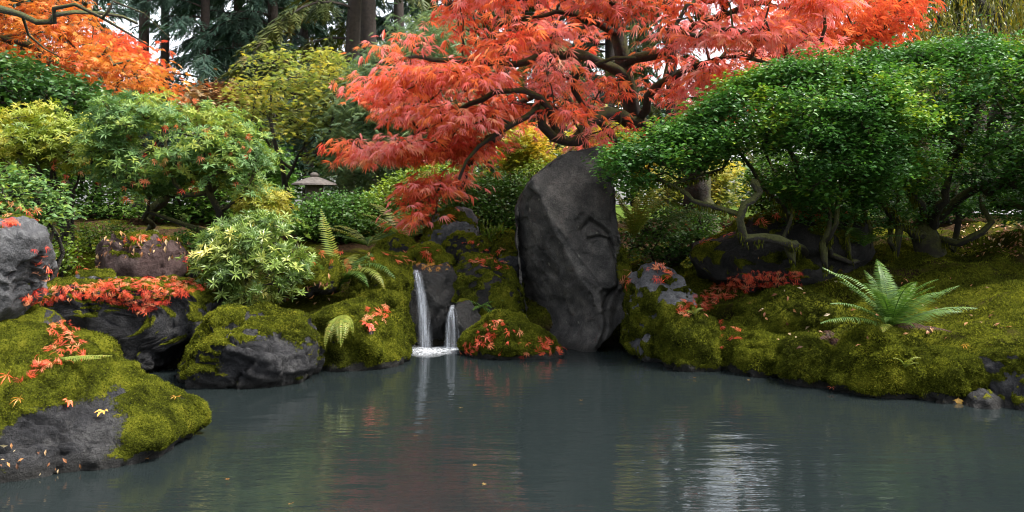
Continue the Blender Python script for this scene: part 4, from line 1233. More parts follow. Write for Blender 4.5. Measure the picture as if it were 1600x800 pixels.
bush('camellia_bush', 'dark glossy green bush under the orange maple', [(-100, 90), (0, 88), (60, 95), (110, 118), (155, 145), (185, 165), (150, 190), (60, 195), (-100, 200)], 10.6, 0.9, 430, 16, 0.11, [oval(0.28, 0.05, 0.1)], 0.085, M_CAMELLIA, 'flat', 61, (40, None), 4, jitter=0.6, cut=(40, 26, -0.3, 5))
bush('azalea_bush', 'yellow-green upright shrub with many dark stems', [(-100, 190), (20, 182), (90, 178), (150, 190), (185, 215), (190, 250), (165, 275), (120, 268), (80, 262), (40, 255), (-20, 270), (-100, 270)], 9.4, 0.8, 480, 8, 0.09, RO, 0.07, M_AZALEA, 'rosette', 62, (105, None), 9, cut=(30, 20, -0.08, 6), shift=0.1)
bush('rhododendron', 'large rhododendron with grey-green leaf whorls and mossy limbs', [(150, 175), (200, 158), (250, 152), (290, 158), (330, 172), (365, 178), (400, 200), (425, 235), (430, 275), (425, 310), (390, 318), (350, 292), (300, 285), (265, 300), (225, 310), (195, 285), (165, 265), (170, 220)],
     8.7, 0.8, 760, 8, 0.085, RO, 0.066, M_RHODO, 'rosette', 63, (236, 368), [[(236, 368, 8.7), (230, 330, 8.6), (236, 290, 8.5), (262, 250, 8.5), (252, 205, 8.5)], [(234, 310, 8.55), (215, 272, 8.4), (192, 232, 8.5)], [(240, 285, 8.5), (285, 262, 8.3), (300, 225, 8.4)], [(348, 372, 8.7), (342, 330, 8.5), (328, 298, 8.4), (332, 255, 8.4), (352, 215, 8.5)], [(328, 300, 8.4), (290, 300, 8.2), (272, 280, 8.2), (262, 245, 8.3)], [(342, 330, 8.5), (375, 310, 8.4), (392, 270, 8.5)], [(330, 300, 8.4), (322, 272, 8.1), (345, 250, 8.2)]], cut=(28, 18, -0.08, 7), bark=B_MOSSY, singles=200)
bush('low_shrub', 'low leafy shrub with red tints behind the pale boulder', [(-60, 270), (0, 258), (50, 265), (85, 290), (100, 330), (95, 365), (60, 370), (0, 345), (-60, 350)], 7.4, 0.45, 240, 14, 0.06, [oval(0.24)], 0.06, M_RHODO, 'flat', 64, (60, None), 5, jitter=0.6)
bush('pieris_shrub', 'compact shrub with pale-edged whorled leaves on the mossy boulder', [(322, 410), (330, 385), (350, 355), (390, 338), (430, 335), (455, 350), (472, 385), (480, 420), (465, 450), (440, 470), (395, 482), (360, 472), (335, 445)], 7.15, 0.42, 420, 4, 0.055, [rosette(11, 0.105, 0.6, 5), rosette(9, 0.11, 0.35, 6)], 0.066, M_PIERIS, 'rosette', 65, (395, 480), 7, cut=(30, 24, -0.35, 9), singles=250, rt=0.003)
bush('yellow_shrub', 'yellow-tipped shrub behind the pale-leaved shrub', [(390, 335), (395, 312), (415, 300), (437, 308), (440, 335), (425, 345)], 8.6, 0.3, 120, 8, 0.07, RO[:1], 0.06, M_AZALEA, 'rosette', 66, (425, None), 4, shift=0.35)
bush('groundcover_shrub', 'low lime groundcover shrub between the stems of the azalea and rhododendron', [(120, 380), (130, 355), (180, 348), (215, 358), (215, 385), (160, 392)], 9.3, 0.4, 90, 20, 0.07, [oval(0.3)], 0.035, M_LIME, 'flat', 67, (170, None), 3, jitter=0.7)
bush('groundcover_shrub', 'low green groundcover shrub behind the brown rock', [(255, 400), (262, 375), (300, 362), (330, 368), (335, 400), (300, 408)], 8.5, 0.35, 90, 18, 0.06, [oval(0.3)], 0.035, M_HEDGE, 'flat', 68, (295, None), 3, jitter=0.7)
bush('groundcover_shrub', 'loose light green seedling patch by the brown rock and pale boulder', [(50, 420), (55, 385), (85, 370), (115, 380), (120, 410), (90, 428)], 7.8, 0.3, 60, 14, 0.06, [oval(0.3)], 0.04, M_LIME, 'flat', 69, (85, None), 3, jitter=0.7)

bush('groundcover_shrub', 'dark green low growth behind the wedge-shaped rock under the bush branch', [(975, 400), (990, 345), (1040, 325), (1110, 330), (1125, 365), (1100, 400), (1030, 410)], 9.0, 0.35, 190, 18, 0.08, [oval(0.3)], 0.045, M_HEDGE, 'flat', 76, (1050, None), 3, jitter=0.7)
# hedges and mounds in the middle distance
MD = 'rounded green shrubs behind the waterfall'
bush('mounded_shrub', 'dark green mounded shrub in front of the stone lantern', [(445, 355), (470, 325), (510, 309), (555, 305), (590, 312), (600, 350), (560, 372), (480, 375)], 10.8, 0.8, 420, 18, 0.10, [oval(0.3)], 0.05, M_HEDGE, 'flat', 71, (530, None), 4, group=MD, jitter=0.7)
bush('mounded_shrub', 'bright lime green rounded shrub above the ferns', [(570, 335), (580, 305), (620, 278), (670, 262), (730, 258), (760, 280), (740, 320), (660, 345), (600, 350)], 11.2, 0.8, 460, 18, 0.10, [oval(0.3)], 0.05, M_LIME, 'flat', 72, (660, None), 4, group=MD, jitter=0.7)
bush('mounded_shrub', 'deep green hedge mound between the round boulder and the standing stone', [(690, 330), (705, 295), (740, 280), (790, 276), (830, 280), (850, 320), (840, 370), (780, 372), (720, 368)], 9.9, 0.6, 460, 20, 0.08, [oval(0.3)], 0.045, M_HEDGE, 'flat', 73, (770, None), 4, group=MD, jitter=0.7)
bush('mounded_shrub', 'small light green shrub behind the top of the standing stone', [(810, 300), (815, 265), (840, 250), (870, 260), (880, 300)], 10.6, 0.4, 140, 18, 0.08, [oval(0.3)], 0.045, M_LIME, 'flat', 74, (845, None), 3, group=MD, jitter=0.7)
bush('sprig_plant', 'small bright green sprig by the hedge mound', [(742, 378), (745, 360), (765, 350), (785, 358), (788, 375), (765, 382)], 9.1, 0.15, 26, 8, 0.04, [oval(0.16)], 0.075, M_LIME, 'up', 75, (765, None), 3)

# weeping conifer
poly = [(530, 290), (540, 230), (530, 190), (545, 160), (560, 130), (600, 95), (630, 60), (665, 30), (700, 45), (720, 80), (730, 180), (720, 260), (650, 290), (590, 300)]
pd = crown_points(poly, 13.2, 1.0, 800, rs, edge=60, cut=(45, 22, -0.25, 68))
bs = gpt(630, 14.6)
plant('weeping_cypress', 'blue-green weeping cypress with drooping sprays beside the red maple', 'tree', bs, [(np.concatenate([[bs], PP([(632, 250, 14.6), (640, 150, 14.5), (660, 60, 14.4)])]), 0.12, 0.03)], pd, 34, 0.20,
      [spray(10, 0.4, 0.5, 1, 0.04), spray(9, 0.45, 0.35, 2, 0.04)], 0.13, M_CYPRESS, B_DARK, 'flat', 15, step=0.25, flat=0.3, jitter=0.7)

# willow-like weeping tree, back right
poly = [(1330, -80), (1800, -80), (1800, 100), (1600, 95), (1500, 100), (1420, 90), (1390, 60), (1320, 55)]
pd = crown_points(poly, 14.5, 1.4, 520, rs, edge=60, cut=(50, 60, -0.22, 78))
bs = gpt(1560, 15)
plant('weeping_tree', 'weeping tree with hanging yellow-green strands behind the wide bush', 'tree', bs, [(np.concatenate([[bs], PP([(1565, 150, 15), (1555, 40, 15), (1540, -70, 14.8)])]), 0.2, 0.1), (PP([(1560, 30, 15), (1480, -40, 14.5), (1400, -60, 14.2)]), 0.1, 0.03), (PP([(1555, 20, 15), (1640, -50, 14.5), (1740, -60, 14.2)]), 0.1, 0.03)],
      pd, 5, 0.2, [(tv[:, [0, 2, 1]] * np.array([1, -1, 1]), tf) for tv, tf in (strand(14, 1), strand(14, 2))], 0.75, M_WILLOW, B_DARK, 'hang', 16, step=0.25, flat=0.6, droop=0.4)

# ------------------------------------------------------------------ forest behind the garden
def fir_mesh(seed, height=17.0, base=1.5, spread=2.6, droop=0.35, per_m=3.2, spr=None, dens=1.0):
    rng = np.random.default_rng(seed)
    trunk, need = Bag(), Bag()
    zz = np.linspace(0, height, 24)
    pts = np.stack([0.06 * np.sin(zz * 0.5 + seed), 0.06 * np.cos(zz * 0.4), zz], -1)
    trunk.add(*tube(pts, 0.17 * (1 - zz / height * 0.9), 9))
    P_, R_fw, sc = [], [], []
    z = base
    while z < height - 0.3:
        z += rng.uniform(0.5, 1.5) / per_m
        az = rng.uniform(0, 6.28)
        L = (spread * (1 - (z / height) ** 1.5) + 0.35) * rng.uniform(0.6, 1.15)
        d = np.array([math.cos(az), math.sin(az), 0])
        u = np.linspace(0, 1, 9)
        line = np.array([0, 0, z]) + d * (u * L)[:, None] + np.array([0, 0, 1.0]) * (0.12 * L * np.sin(u * 2.2) - droop * L * u ** 2)[:, None]
        trunk.add(*tube(line, np.linspace(0.035, 0.006, 9), 3))
        m = int(L * 13 * dens)
        t = rng.uniform(0.15, 1.0, m)
        q = np.stack([np.interp(t, u, line[:, c]) for c in range(3)], -1)
        sdv = np.array([-d[1], d[0], 0])
        sg = rng.choice([-1, 1], m)
        fw = unit(d * 0.7 + sdv * (sg * rng.uniform(0.2, 1.2, m))[:, None] + np.array([0, 0, -1]) * rng.uniform(0.1, 0.9, m)[:, None])
        P_.append(q + rng.normal(0, 0.05, (m, 3))); R_fw.append(fw); sc.append(rng.uniform(0.3, 0.58, m) * (0.6 + 0.4 * L / spread))
    pos, fw, sc = np.concatenate(P_), np.concatenate(R_fw), np.concatenate(sc)
    R = frames(fw, np.tile([0.05, 0.02, 1.0], (len(pos), 1)) + 0.3 * rng.normal(size=(len(pos), 3)))
    tt = np.clip(0.5 + 0.5 * fbm(pos * 0.8, 2, seed) + rng.normal(0, 0.18, len(pos)), 0, 1)
    V, Fc = stamp(spr, pos, R, sc)
    need.add(V, Fc, np.repeat(tt, len(spr[0])))
    return trunk, need
SPR = spray(8, 0.42, 0.35, 5, 0.075)
FIRS = []
for k, (kw, mat, nm) in enumerate((({'spread': 2.5, 'droop': 0.3, 'dens': 2.0, 'per_m': 5}, M_FIR_HAZED, 'fir'), ({'spread': 2.1, 'droop': 0.45, 'dens': 2.2, 'per_m': 5.5}, M_FIR_HAZED, 'fir'), ({'spread': 2.7, 'droop': 0.6, 'base': 2.0, 'dens': 1.8, 'per_m': 4.5}, M_CEDAR, 'cedar'), ({'spread': 1.2, 'droop': 0.4, 'base': 5.0, 'dens': 0.6}, M_FIR_HAZED, 'bare'))):
    tb, nb = fir_mesh(90 + k, spr=SPR, **kw)
    FIRS.append((tb.mesh('trunk', B_FIR, True), nb.mesh('crown', mat)))
fir_spots = [  # photo column, distance, kind, scale, turn, label
    (255, 26, 3, 1.0, 0.3, 'slim bare-trunked fir against the pale sky'),
    (222, 23, 3, 1.05, 1.3, 'bare reddish trunk of a fir behind the orange maple'),
    (318, 23, 0, 0.95, 2.1, 'blue-green fir standing behind the rhododendron'),
    (372, 26, 1, 1.05, 0.7, 'drooping dark fir beside the blue-green fir'),
    (425, 24, 1, 1.1, 4.0, 'dense dark fir above the yellow-green maple'),
    (478, 28, 0, 1.15, 5.1, 'tall shadowy fir behind the yellow-green maple'),
    (548, 19, 2, 1.1, 1.1, 'old cedar with a thick trunk behind the weeping cypress'),
    (578, 21, 3, 1.35, 2.9, 'thick dark fir trunk rising next to the cedar'),
    (627, 22, 3, 1.0, 3.6, 'slender reddish fir trunk above the weeping cypress'),
    (668, 30, 1, 1.15, 0.2, 'dark fir seen between the cypress and the red maple'),
    (760, 27, 0, 1.1, 1.9, 'fir hidden behind the drooping side of the red maple'),
    (850, 24, 2, 1.1, 3.3, 'cedar behind the middle of the red maple'),
    (950, 28, 1, 1.15, 2.4, 'dark fir behind the red maple trunk'),
    (1050, 24, 2, 1.05, 5.5, 'brownish cedar trunk behind the red maple and clipped bush'),
    (1440, 25, 0, 1.1, 0.9, 'blue-green fir behind the weeping tree'),
    (1530, 22, 2, 1.1, 1.7, 'cedar behind the hanging strands of the weeping tree'),
    (1640, 25, 1, 1.1, 3.0, 'dark fir at the edge of the weeping tree'),
    (30, 25, 1, 1.05, 2.2, 'dark fir behind the orange maple foliage'),
    (110, 30, 3, 1.1, 0.1, 'distant thin fir trunk over the orange maple'),
    (-70, 23, 0, 1.0, 4.9, 'fir at the outer edge of the orange maple'),
]
fir_spots += [(px, Y, k, s, a, 'pale blue-green fir deep in the wood behind the other conifers') for px, Y, k, s, a in ((345, 36, 0, 1.2, 1), (400, 34, 1, 1.2, 2), (455, 37, 0, 1.3, 3), (560, 36, 0, 1.3, 5), (720, 36, 0, 1.3, 6), (815, 34, 1, 1.2, 2.5), (900, 36, 0, 1.3, 3.5), (990, 35, 1, 1.2, 4.5), (150, 38, 0, 1.1, 0.4), (60, 34, 0, 1.2, 0.8), (1380, 34, 0, 1.2, 0.2), (1490, 33, 1, 1.2, 2.2), (1590, 34, 0, 1.2, 2.6))]
for px, Y, k, s, a, lab in fir_spots:
    g = gpt(px, Y)
    root = thing('fir_tree', g, lab, 'tree', 'tall conifers behind the garden')
    for part, me in zip(('trunk', 'crown'), FIRS[k]):
        o = bpy.data.objects.new(part, me)
        COL.objects.link(o)
        o.parent = root
        if part == 'crown':
            o['kind'] = 'stuff'
    root.scale = (s, s, s)
    root.rotation_euler = (0.07 if k == 2 and px == 548 else 0.0, -0.06 if px == 548 else 0.0, a)
    root.location = (g[0], g[1], g[2] - 0.2)

# unseen firs beside and behind the viewer, added to block low frontal sky light
for k in range(14):
    a_ = math.radians(68 + 224 * k / 13.0)
    rr0 = 19 + 6 * ((k * 7) % 5) / 4.0
    g = np.array([math.sin(a_) * rr0, math.cos(a_) * rr0 + 3, 0.0])
    g[2] = ground_z([g[0]], [g[1]])[0] - 0.2
    root = thing('fir_tree', g, 'unseen tall fir added on the near side of the pond to block low sky light', 'tree', 'added firs around the near side of the pond')
    for part, me in zip(('trunk', 'crown'), FIRS[k % 3]):
        o = bpy.data.objects.new(part, me)
        COL.objects.link(o)
        o.parent = root
        if part == 'crown':
            o['kind'] = 'stuff'
    root.rotation_euler = (0, 0, k * 1.7)

# far wood as one mass
rng = np.random.default_rng(301)
n = 2600
x = rng.uniform(-34, 34, n); y = rng.uniform(31, 40, n)
top = 3.6 + 2.2 * fbm(np.stack([x * 0.16, y * 0.1, 0 * x], -1), 3, 2) + 1.6 * sstep(4, 12, np.abs(x + 2))
z = 1.1 + top * rng.random(n) ** 0.7
Lw = leaves_at(np.stack([x, y, z], -1), 22, 0.42, [oval(0.32)], 0.26, rng, 'flat', 0.7, 0.15, 0.6)
link('far_wood', leaf_mesh('far_wood', Lw, [oval(0.32)], M_HEDGE), label='mass of dark green undergrowth and trees closing off the garden', cat='wood', kind='stuff')
bush('understory_shrub', 'brownish understory shrub below the dark firs', [(300, 190), (300, 160), (320, 138), (350, 130), (372, 145), (380, 190), (340, 205)], 17, 0.8, 120, 18, 0.2, PALM, 0.11, M_LITTER, 'flat', 81, (340, None), 3)
bush('understory_shrub', 'green understory shrub between rhododendron and yellow-green maple', [(380, 300), (385, 250), (400, 225), (430, 240), (440, 300), (420, 330)], 15.5, 0.7, 140, 18, 0.2, PALM, 0.11, M_HEDGE, 'flat', 82, (410, None), 3)
bush('understory_shrub', 'bright green shrub glimpsed under the wide clipped bush', [(1380, 325), (1385, 290), (1420, 270), (1480, 280), (1510, 322)], 14.5, 0.6, 120, 18, 0.16, PALM, 0.10, M_LIME, 'flat', 83, (1440, None), 3)
bush('understory_shrub', 'shady shrub behind the kinked branch of the clipped bush', [(1150, 330), (1160, 270), (1210, 240), (1300, 240), (1340, 280), (1345, 330), (1250, 335)], 11.5, 0.6, 260, 18, 0.15, [oval(0.3)], 0.08, M_HEDGE, 'flat', 84, (1240, None), 4)
bush('understory_shrub', 'dark evergreen closing the view behind the stout gnarled trunk', [(1330, 335), (1340, 250), (1450, 220), (1600, 220), (1720, 240), (1720, 325), (1560, 325), (1450, 338)], 11.0, 0.5, 420, 18, 0.14, [oval(0.3)], 0.075, M_HEDGE, 'flat', 87, (1480, None), 5)
bush('understory_shrub', 'dark evergreen filling the gap behind the azalea stems', [(-60, 340), (-60, 260), (60, 230), (160, 230), (220, 280), (230, 345), (100, 360)], 12.5, 0.6, 300, 18, 0.15, [oval(0.3)], 0.08, M_HEDGE, 'flat', 85, (90, None), 4)
bush('understory_shrub', 'dark evergreen filling the gap behind the rhododendron', [(240, 340), (245, 270), (300, 230), (380, 240), (410, 300), (405, 350), (300, 355)], 12.0, 0.6, 260, 18, 0.15, [oval(0.3)], 0.08, M_HEDGE, 'flat', 86, (320, None), 4)

# ------------------------------------------------------------------ what things rest on
BVH = BVHTree.FromPolygons(np.concatenate(SURF_V).tolist(), np.concatenate(SURF_F).tolist(), all_triangles=True)
EYE = Vector((0, 0, H))
def cast(px, py):
    d_ = Vector(((px - 800) / F, 1.0, -(py - HY) / F)).normalized()
    h_, n_, i_, t_ = BVH.ray_cast(EYE, d_)
    if h_ is None:
        return None
    if h_.z < 0:
        k = -EYE.z / d_.z
        return np.array(EYE + d_ * k), np.array([0, 0, 1.0])
    n_ = n_ if n_.dot(d_) < 0 else -n_
    return np.array(h_), np.array(n_)

# ------------------------------------------------------------------ ferns
def frond(L, lift, drop, W, pairs, seed, wig=0.12):
    rng = np.random.default_rng(seed)
    k = 24
    t_ = np.linspace(0, 1, k)
    a = lift - (lift + drop) * t_ ** 1.25
    bend = rng.normal(0, wig) * t_
    st = L / (k - 1)
    y = np.concatenate([[0], np.cumsum(np.cos(a[:-1]) * st)])
    z = np.concatenate([[0], np.cumsum(np.sin(a[:-1]) * st)])
    x = bend * L * 0.5 * t_
    spine = np.stack([x, y, z], -1)
    bg = Bag()
    bg.add(*tube(spine, np.linspace(0.0045, 0.0012, k), 3), 0.2)
    tg = unit(np.gradient(spine, axis=0))
    for j in range(pairs):
        u = 0.10 + 0.89 * j / (pairs - 1)
        p = np.array([np.interp(u, t_, spine[:, c]) for c in range(3)])
        f = np.array([np.interp(u, t_, tg[:, c]) for c in range(3)])
        prof = min(1.0, (u - 0.02) / 0.22) ** 0.7 * (1 - ((u - 0.2) / 0.82) ** 2.0 if u > 0.2 else 1)
        ln = W * L * max(prof, 0.04) * rng.uniform(0.9, 1.08)
        wd = 0.89 * L / pairs * 0.33
        sx = unit(np.cross(f, [0, 0, 1.0]))
        nn = np.cross(sx, f)
        for sg in (-1, 1):
            dr = unit(sx * sg + f * 0.28 - nn * rng.uniform(0.05, 0.3))
            c_ = p + dr * ln * 0.4 + nn * 0.006
            tip = p + dr * ln - nn * ln * 0.12
            tv = [p - f * wd * 0.7, p + f * wd * 0.7, c_ + f * wd, tip, c_ - f * wd]
            bg.add(tv, [(0, 1, 2), (0, 2, 4), (4, 2, 3)], np.clip(0.5 + rng.normal(0, 0.2) + 0.2 * (u - 0.5), 0, 1))
    return bg

def fern(name, label, at, L, specs, mat, seed, W=0.17, pairs=30, group=None, mats=None):
    "specs: (azimuth deg, 0 = away from the camera, clockwise; lift deg; droop deg; length factor)"
    root = thing(name, at, label, 'fern', group)
    for j, (az, lf, dp, s) in enumerate(specs):
        bg = frond(L * s, math.radians(lf), math.radians(dp), W, pairs, seed + j)
        m_ = mat if not mats else mats[j % len(mats)]
        o = bpy.data.objects.new('frond', bg.mesh('frond', m_))
        COL.objects.link(o)
        o.parent = root
        o.rotation_euler = (0, 0, -math.radians(az))
    return root

def radial(n, seed, lift=(40, 75), drop=(10, 40), s=(0.7, 1.05), az0=0, span=360):
    r = np.random.default_rng(seed)
    return [(az0 + span * (j + r.uniform(0, 0.8)) / n, r.uniform(*lift), r.uniform(*drop), r.uniform(*s)) for j in range(n)]

h_ = cast(1392, 508)[0]
fern('sword_fern', 'big green sword fern growing on the mossy slope by the pond', h_ + [0, 0, -0.02], 0.54,
     radial(11, 1, (58, 82), (-25, 20), (0.7, 1.1)) + [(-80, 58, -20, 1.15), (-92, 44, 10, 0.9), (80, 44, -12, 1.05), (92, 30, 12, 0.95), (74, 24, 10, 1.3), (-98, 24, 22, 1.0), (-150, 45, 30, 0.6), (170, 40, 35, 0.5), (20, 80, -30, 0.85), (-20, 78, -30, 0.85), (0, 82, -40, 0.95), (-60, 60, -20, 0.85), (60, 62, -20, 0.8), (150, 30, 40, 0.6), (-140, 24, 30, 0.65), (110, 12, 20, 0.7)], M_FERN, 100, 0.19, 34, mats=[M_FERN] * 24 + [M_DEADFERN, M_FERNY, M_DEADFERN])
h_ = cast(530, 448)[0]
fern('sword_fern', 'tall fern with one upright frond beside the pale-leaved shrub', h_ + [0, 0, -0.02], 0.70,
     [(-60, 80, -62, 1.05), (-35, 70, -30, 0.75), (-75, 62, 20, 0.9), (70, 72, 50, 1.05), (100, 66, 75, 1.0), (120, 62, 80, 0.95), (80, 70, 70, 1.0), (140, 60, 70, 0.8), (-100, 50, 40, 0.7), (60, 60, 40, 0.8), (20, 70, 20, 0.8)], M_FERN, 130, 0.19, 32, mats=[M_FERNY, M_FERN, M_FERN, M_FERN, M_FERN])
fern('sword_fern', 'yellowing low fern fronds on the moss-covered boulder', h_ + [-0.03, -0.08, -0.01], 0.40, [(-80, 28, 20, 0.8), (-105, 20, 20, 0.85), (-175, 35, 40, 0.9), (-165, 55, 40, 0.75)], M_FERNY, 150, 0.2, 26)
g = gpt(632, 9.6); g[2] = P(632, 378, 9.6)[2]
fern('sword_fern', 'light green fern spreading in front of the lime shrub', g, 0.72, radial(14, 5, (30, 70), (0, 40), (0.7, 1.05)), M_FERN, 170, 0.18, 26, mats=[M_FERNY, M_FERN])
g = gpt(575, 9.4); g[2] = P(575, 385, 9.4)[2]
fern('sword_fern', 'fern with level fronds between the dark mounded shrub and the lime shrub', g, 0.6, radial(10, 6, (20, 55), (0, 30), (0.7, 1.05)), M_FERN, 190, 0.18, 24, mats=[M_FERNY, M_FERN])
h_ = cast(752, 478)[0]
fern('small_fern', 'small fern hanging on the dark block next to the thin waterfall', h_, 0.24, [(-95, 35, 30, 1.0), (95, 35, 20, 0.9), (150, 20, 30, 0.8), (-160, 10, 30, 0.8), (110, -20, 30, 1.1)], M_FERN, 210, 0.22, 16)
g = hit(1000, 400, 8.0)
fern('shaded_fern', 'dark upright fern in the shade behind the standing stone', P(992, 372, 8.5), 0.62, radial(14, 7, (60, 85), (-45, 10), (0.8, 1.1)), M_FERNY, 230, 0.13, 26)
fern('shaded_fern', 'drooping fern below the bush branch, over the wedge-shaped rock', P(1035, 352, 8.2), 0.6, [(120, 40, 70, 1), (105, 45, 60, 1.05), (85, 45, 55, 0.9), (140, 35, 75, 0.8), (70, 50, 40, 0.8), (160, 30, 70, 0.7)], M_FERN, 250, 0.17, 26)
h_ = cast(1302, 540)[0]
fern('dead_fern', 'dark withered fern clump beside the moss hummock', h_ + [0, 0.03, 0.02], 0.20, radial(26, 8, (-10, 60), (30, 80), (0.6, 1.1)), M_DEADFERN, 270, 0.28, 14)
h_ = cast(1414, 575)[0]
fern('small_fern', 'tiny bright fern on the broad moss hummock', h_, 0.13, radial(6, 9, (30, 80), (0, 30)), M_FERNY, 300, 0.2, 12)
h_ = cast(540, 492)[0]
fern('hanging_fern', 'yellow-green trailing fern draped down the moss-covered boulder', h_ + [0, -0.03, 0.0], 0.30, [(180, 5, 95, 1.1), (165, 0, 92, 0.9), (195, 0, 92, 1.0), (150, 0, 90, 0.8), (205, 0, 92, 1.25), (172, 10, 92, 1.35), (188, 5, 94, 1.2), (215, 0, 90, 0.8)], M_FERNY, 310, 0.16, 22)
h_ = cast(300, 575)
fern('cast_frond', 'yellowed fern frond lying on top of the big mossy boulder', cast(95, 566)[0] + [0, 0, 0.02], 0.24, [(75, 4, 4, 1.0), (95, 2, 2, 0.9), (-80, 2, 2, 0.5)], M_FERNY, 330, 0.22, 18)
h_ = cast(1330, 425)
if h_ is not None:
    fern('shaded_fern', 'dim fern under the stems of the wide clipped bush', P(1350, 385, 7.9), 0.5, radial(9, 12, (30, 60), (10, 50)), M_FERN, 340, 0.16, 20)
h_ = cast(1085, 492)[0]
fern('small_fern', 'tiny fern tuft between the wedge-shaped rock and the moss-clad block', h_, 0.14, radial(5, 13, (30, 70), (10, 40)), M_FERNY, 360, 0.2, 12)

# ------------------------------------------------------------------ moss on the open ground
tri = np.concatenate([GF[:, [0, 1, 2]], GF[:, [0, 2, 3]]])
cen = GV[tri].mean(1)
gpx, gpy = to_px(np.where(cen[:, 1:2] > 1, cen, np.array([0, 1.0, 0])))
sel = (cen[:, 1] > 3.5) & (cen[:, 1] < 9.5) & (gpx > -60) & (gpx < 1660) & (cen[:, 2] > 0.04)
mk = np.zeros(len(GV))
sub_ = tri[sel]
mk[:] = sstep(-0.55, 0.0, fbm(GV * np.array([2.2, 2.2, 2.2]), 3, 19) + 0.18)
r = moss_tufts(GV, sub_, mk, 120000, 0.018, np.random.default_rng(9))
link('ground_moss', make_mesh('ground_moss', r[0], r[1], M_MOSS, {'tint': r[2]}), label='short green moss carpeting the banks', cat='moss', kind='stuff')

# ------------------------------------------------------------------ waterfall and foam
b = NT('falling_water')
tc = b.n('ShaderNodeMapping', {'Vector': b.coord(), 'Scale': (95.0, 40.0, 2.2)}).outputs[0]
nz = b.noise(1.0, 3, 0.6, vec=tc)
al = b.math('MULTIPLY', b.ramp(nz, [(0.36, 0.10), (0.68, 0.75)]), b.attr('tint'))
pr = b.n('ShaderNodeBsdfPrincipled', {'Base Color': (0.80, 0.84, 0.90, 1), 'Roughness': 0.35, 'IOR': 1.33})
tl = b.n('ShaderNodeBsdfTranslucent', {'Color': (0.8, 0.84, 0.9, 1)})
m1 = b.n('ShaderNodeMixShader', {0: 0.35, 1: pr.outputs[0], 2: tl.outputs[0]})
tr = b.n('ShaderNodeBsdfTransparent')
M_FALL = b.surf(b.n('ShaderNodeMixShader', {0: al, 1: tr.outputs[0], 2: m1.outputs[0]}).outputs[0])
def fall(name, label, x0, x1, xe0, xe1, z0, Y0, reach, nrib, seed):
    rng = np.random.default_rng(seed)
    bg = Bag()
    for k in range(nrib):
        a = rng.random()
        u = np.linspace(0, 1, 22)
        top, bot = x0 + (x1 - x0) * a, xe0 + (xe1 - xe0) * np.clip(a + rng.normal(0, 0.06), 0, 1)
        xx = top + (bot - top) * u + 0.004 * np.sin(u * 9 + k)
        zz_ = z0 * (1 - u ** 2 * 0.98 - 0.02 * u) + 0.01 * (1 - u)
        yy_ = Y0 + 0.12 * (1 - np.minimum(u / 0.12, 1)) - reach * rng.uniform(0.75, 1.2) * u
        w = (0.010 + 0.022 * rng.random()) * (0.45 + 0.9 * u)
        c_ = np.stack([xx, yy_, zz_], -1)
        V = np.stack([c_ - np.stack([w, 0 * w, 0 * w], -1), c_ + np.stack([0 * w, -0.35 * w, 0 * w], -1), c_ + np.stack([w, 0 * w, 0 * w], -1)], 1).reshape(-1, 3)
        i = np.arange(21)[:, None] * 3 + np.array([0, 1])[None]
        i = i.ravel()
        bg.add(V, np.stack([i, i + 1, i + 4, i + 3], -1), np.tile([0.0, rng.uniform(0.25, 0.8), 0.0], 22))
    link(name, bg.mesh(name, M_FALL, True), label=label, cat='waterfall')
lip = cast(652, 428)
Yl = min(lip[0][1], 7.98) if lip is not None else 7.9
pxm = lambda px, Y: (px - 800) / F * Y
fall('waterfall', 'main white ribbon of water falling over the wet black rock', pxm(638, Yl), pxm(656, Yl), pxm(647, 7.75), pxm(674, 7.75), P(0, 424, Yl)[2], Yl - 0.05, 0.12, 11, 1)
fall('waterfall', 'thin second trickle falling beside the small wet stone', pxm(706, 7.85), pxm(710, 7.85), pxm(694, 7.75), pxm(720, 7.75), P(0, 478, 7.85)[2], 7.72, 0.06, 7, 2)
b = NT('white_foam')
nz = b.noise(34, 5, 0.7, dist=1.2)
rr_ = b.attr('tint')
al = b.math('MULTIPLY', b.ramp(nz, [(0.40, 0.08), (0.62, 0.85)]), b.ramp(rr_, [(0.0, 0.0), (0.75, 1.0)]))
pr = b.n('ShaderNodeBsdfPrincipled', {'Base Color': (0.78, 0.82, 0.86, 1), 'Roughness': 0.6})
M_FOAM = b.surf(b.n('ShaderNodeMixShader', {0: al, 1: b.n('ShaderNodeBsdfTransparent').outputs[0], 2: pr.outputs[0]}).outputs[0])
bg = Bag()
for cx, cy, rx, ry in ((pxm(672, 7.62), 7.58, 0.36, 0.30), (pxm(708, 7.7), 7.7, 0.13, 0.12)):
    nr, na = 10, 40
    aa = np.linspace(0, 2 * math.pi, na, endpoint=False)
    rad = np.linspace(0, 1, nr)
    wob_ = 1 + 0.18 * np.sin(aa * 3 + cx * 9) + 0.1 * np.sin(aa * 7)
    V = np.stack([np.stack([cx + rx * r_ * wob_ * np.cos(aa), cy + ry * r_ * wob_ * np.sin(aa), 0.005 + 0.005 * (1 - r_) * np.abs(np.sin(aa * 5 + r_ * 9)) + 0 * aa], -1) for r_ in rad])
    i = (np.arange(nr - 1)[:, None] * na + np.arange(na)[None]).ravel()
    j = (np.arange(nr - 1)[:, None] * na + (np.arange(na) + 1)[None] % na).ravel()
    bg.add(V.reshape(-1, 3), np.stack([i, i + na, j + na, j], -1), np.repeat(1 - rad, na))
link('foam', bg.mesh('foam', M_FOAM, True), label='white foam where the waterfall meets the pond', cat='foam', kind='stuff')

